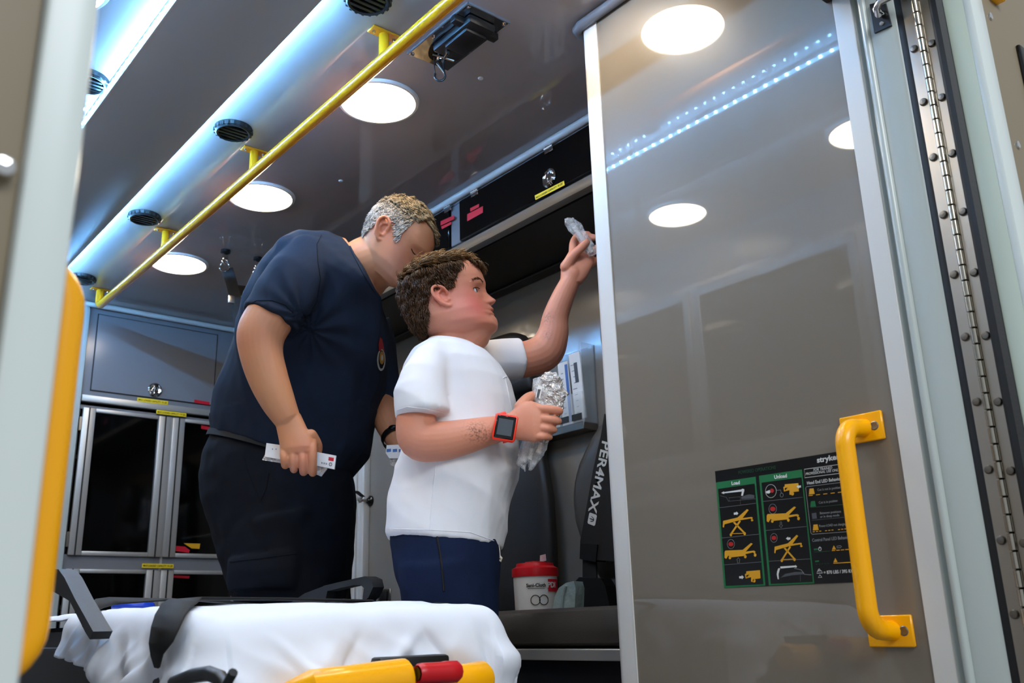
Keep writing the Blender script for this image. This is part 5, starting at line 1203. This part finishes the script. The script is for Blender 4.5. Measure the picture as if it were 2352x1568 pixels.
def emb(px, m, off):
    P = [on_surface(tm, x, y, off) for x, y in px]
    if any(p is None for p in P): return
    c = sum(P, Vector())/len(P); n = len(P); me = bpy.data.meshes.new('emblem'); me.from_pydata([c]+P, [], [(0, 1+i, 1+(i+1) % n) for i in range(n)]); obj('emblem', me, m, sm_, 0)
def oval(cx, cyy3, rx, ry, n=18): return [(cx+rx*math.cos(2*math.pi*k/n), cyy3+ry*math.sin(2*math.pi*k/n)) for k in range(n)]
emb([(871, 774), (876, 778), (879, 792), (881, 806), (869, 806), (868, 790)], 'emb_red', .0024)
emb(oval(874.5, 826, 9.5, 25), 'emb_white', .0018); emb(oval(875, 824, 7, 20), 'navy_trousers', .0022); emb(oval(875.3, 821, 5.5, 15), 'emb_gold', .0026); emb(oval(875.5, 821, 2.2, 7), 'emb_white', .003)
# trousers
mb = MB()
mb.loft([man.pair(*r) for r in [(492, 986, 806, 1076, 0, .185), (472, 1036, 812, 1120, 0, .195), (465, 1090, 815, 1160, 0, .20), (472, 1150, 813, 1215, 0, .20), (495, 1225, 808, 1282, 0, .20), (516, 1300, 802, 1336, 0, .20), (532, 1352, 795, 1368, 0, .195), (550, 1385, 785, 1395, 0, .19)]])
for b, r_ in ((-.085, .105), (.12, .105)):
    P = [man.A+RV*a+NV*b+ZV*z for a, z in ((.01, .78), (.05, .60), (.085, .48), (.085, .28), (.065, .06))]; mb.tube(P, [.13, .112, .092, .088, .092], 26)
mb.loft([man.pair(524, 1286, 700, 1262, -.17, .045), man.pair(522, 1320, 700, 1300, -.175, .05), man.pair(524, 1356, 694, 1352, -.17, .045)])        # cargo pocket
tr_ = fuse(mb, 'trousers', .0065, 6, .5)
fold(tr_, lambda p: noise.noise(Vector((p.x*9, p.y*9, p.z*6)))*.008+noise.noise(p*24)*.003)
to = obj('trousers', tr_, 'navy_trousers', T, 0); tag(to, 'dark navy cargo trousers with black belt')
tt_ = cast(tr_)
seam(tt_, [(560, 1050), (572, 1090), (588, 1130), (598, 1152), (612, 1120), (618, 1080)], .0014, 'navy_trousers', to, 'pocket_seam')
seam(tt_, [(528, 1290), (580, 1284), (640, 1276), (690, 1270)], .0018, 'navy_trousers', to, 'pocket_flap')
mbb = MB(); rg = [man.pair(487, 992, 806, 1082, 0, .19, 40), man.pair(482, 1006, 808, 1098, 0, .195, 40)]
obj('belt', MB().loft(rg, cap=False), 'webbing', to)
for b in (-.085, .12):
    q = man.A+NV*b+RV*.085; s_ = MB(); rings = []
    for i in range(10):
        f = i/9; a = -.11+.30*f; w = .045+.010*math.sin(f*3.1); h_ = .12-.065*smooth(.3, .8, f)
        rings.append([q+RV*a+NV*w*math.cos(x)*(.4 if i in (0, 9) else 1)+ZV*(max(0, h_*(.5+.5*math.sin(x)))) for x in [2*math.pi*k/16 for k in range(16)]])
    s_.loft(rings); obj('boot', s_, 'boot', T, 60)
# ---- packets in the near hand
def flatpack(fig, px, b, th, m, label, name='dressing_packet'):
    t = thing(name, tuple(fig.P(*px[0], b)), label, 'packet')
    P = [fig.P(x, y, b) for x, y in px]; obj('wrapper', MB().prism(P, NV*th), m, t, 30); return t
bp = ba+.018
t = flatpack(man, [(612, 1017), (640, 1021), (772, 1046), (768, 1077), (733, 1070), (608, 1048)], bp, .008, 'paper', 'white printed dressing packet gripped under the curled adult fingers')
obj('red_print', MB().prism([man.P(x, y, bp-.0006) for x, y in [(755, 1049), (767, 1051), (766, 1059), (754, 1057)]], NV*.0004), 'label_red', t, 0)
obj('print_ring', MB().tube([man.P(759+3.2*math.cos(q), 1066+3.6*math.sin(q), bp-.0006) for q in [2*math.pi*k/14 for k in range(14)]], .0007, 6, closed=True), 'print_gray', t, 0)
for k, (xa, ya) in enumerate([(738, 1060.5), (743, 1061.5), (748, 1062.5)]):
    obj('print_mark', MB().prism([man.P(x, y, bp-.0006) for x, y in [(xa, ya), (xa+3, ya+.7), (xa+3, ya+4.4), (xa, ya+3.7)]], NV*.0003), 'print_dimgray', t, 0)
for x in (626, 634): obj('print_dot', MB().prism([man.P(x+1.2*math.cos(q), 1031+1.6*math.sin(q), bp-.0006) for q in [0, 1, 2, 3, 4, 5]], NV*.0003), 'paper_blue', t, 0)
t = flatpack(man, [(608, 1044), (602, 1056), (640, 1062), (690, 1074), (738, 1094), (753, 1074), (700, 1060), (640, 1050)], bp+.009, .005, 'film_solid', 'shiny clear backed packet under the white one in the adult hand')
t = flatpack(man, [(888, 1022), (930, 1020), (945, 1040), (940, 1052), (894, 1052), (886, 1040)], -.135, .012, 'paper', 'white packet with blue print in the far adult hand behind the child')
for k in range(3):
    obj('blue_print', MB().prism([man.P(x, y, -.1356) for x, y in [(888+k*14, 1031+k*.2), (898+k*14, 1030+k*.2), (898+k*14, 1037), (888+k*14, 1038)]], NV*.0004), 'paper_blue', t, 0)
t = flatpack(man, [(896, 1050), (930, 1052), (932, 1068), (910, 1076), (896, 1066)], -.13, .012, 'film_solid', 'crumpled clear packet below the blue printed one behind the child')
wr_ = man.P(906, 1006, -.065); axw = (man.P(912, 1015, -.08)-man.P(897, 985, -.04)).normalized(); s1 = axw.cross(ZV).normalized(); s2 = axw.cross(s1)
rw = man.R(906, 1006, -.06, 27)
t = thing('wrist_watch', tuple(wr_), 'black watch on the far adult wrist behind the white sleeve', 'watch')
obj('band', MB().loft([[wr_+(s1*math.cos(a)+s2*math.sin(a))*r_+axw*h_ for r_, h_ in ((rw, -.01), (rw+.004, -.01), (rw+.004, .01), (rw, .01))] for a in [2*math.pi*k/24 for k in range(24)]], closed=True, cap=False), 'boot', t)
obj('case', MB().ell(wr_-NV*rw*.6+ZV*rw*.75, .016, .016, .010, 16, 10), 'black_gloss', t)
# lanyard from the belt to the key in the wall lock
kk = onX(852, 1150, XR)+Vector((-.06, 0, 0))
t = thing('key_lanyard', tuple(kk), 'black key lanyard stretched from the trousers to the wall lock', 'lanyard')
p0 = man.P(795, 1112, .05); p1 = onX(818, 1128, 1.72); p2 = onX(833, 1140, 1.86)
obj('webbing', MB().tube([p0, (p0+p1)/2+Vector((0, 0, -.01)), p1, p2], .01, 8, flat=(.002, .010, ZV)), 'webbing', t)
obj('clip', MB().tube([p2, (p2+kk)/2+Vector((0, 0, -.008)), kk], .0035, 8), 'steel', t)
obj('key_ring', MB().tube([kk+Vector((.0, .012*math.cos(a), .012*math.sin(a))) for a in [2*math.pi*k/16 for k in range(16)]], .0015, 6, closed=True), 'steel', t)
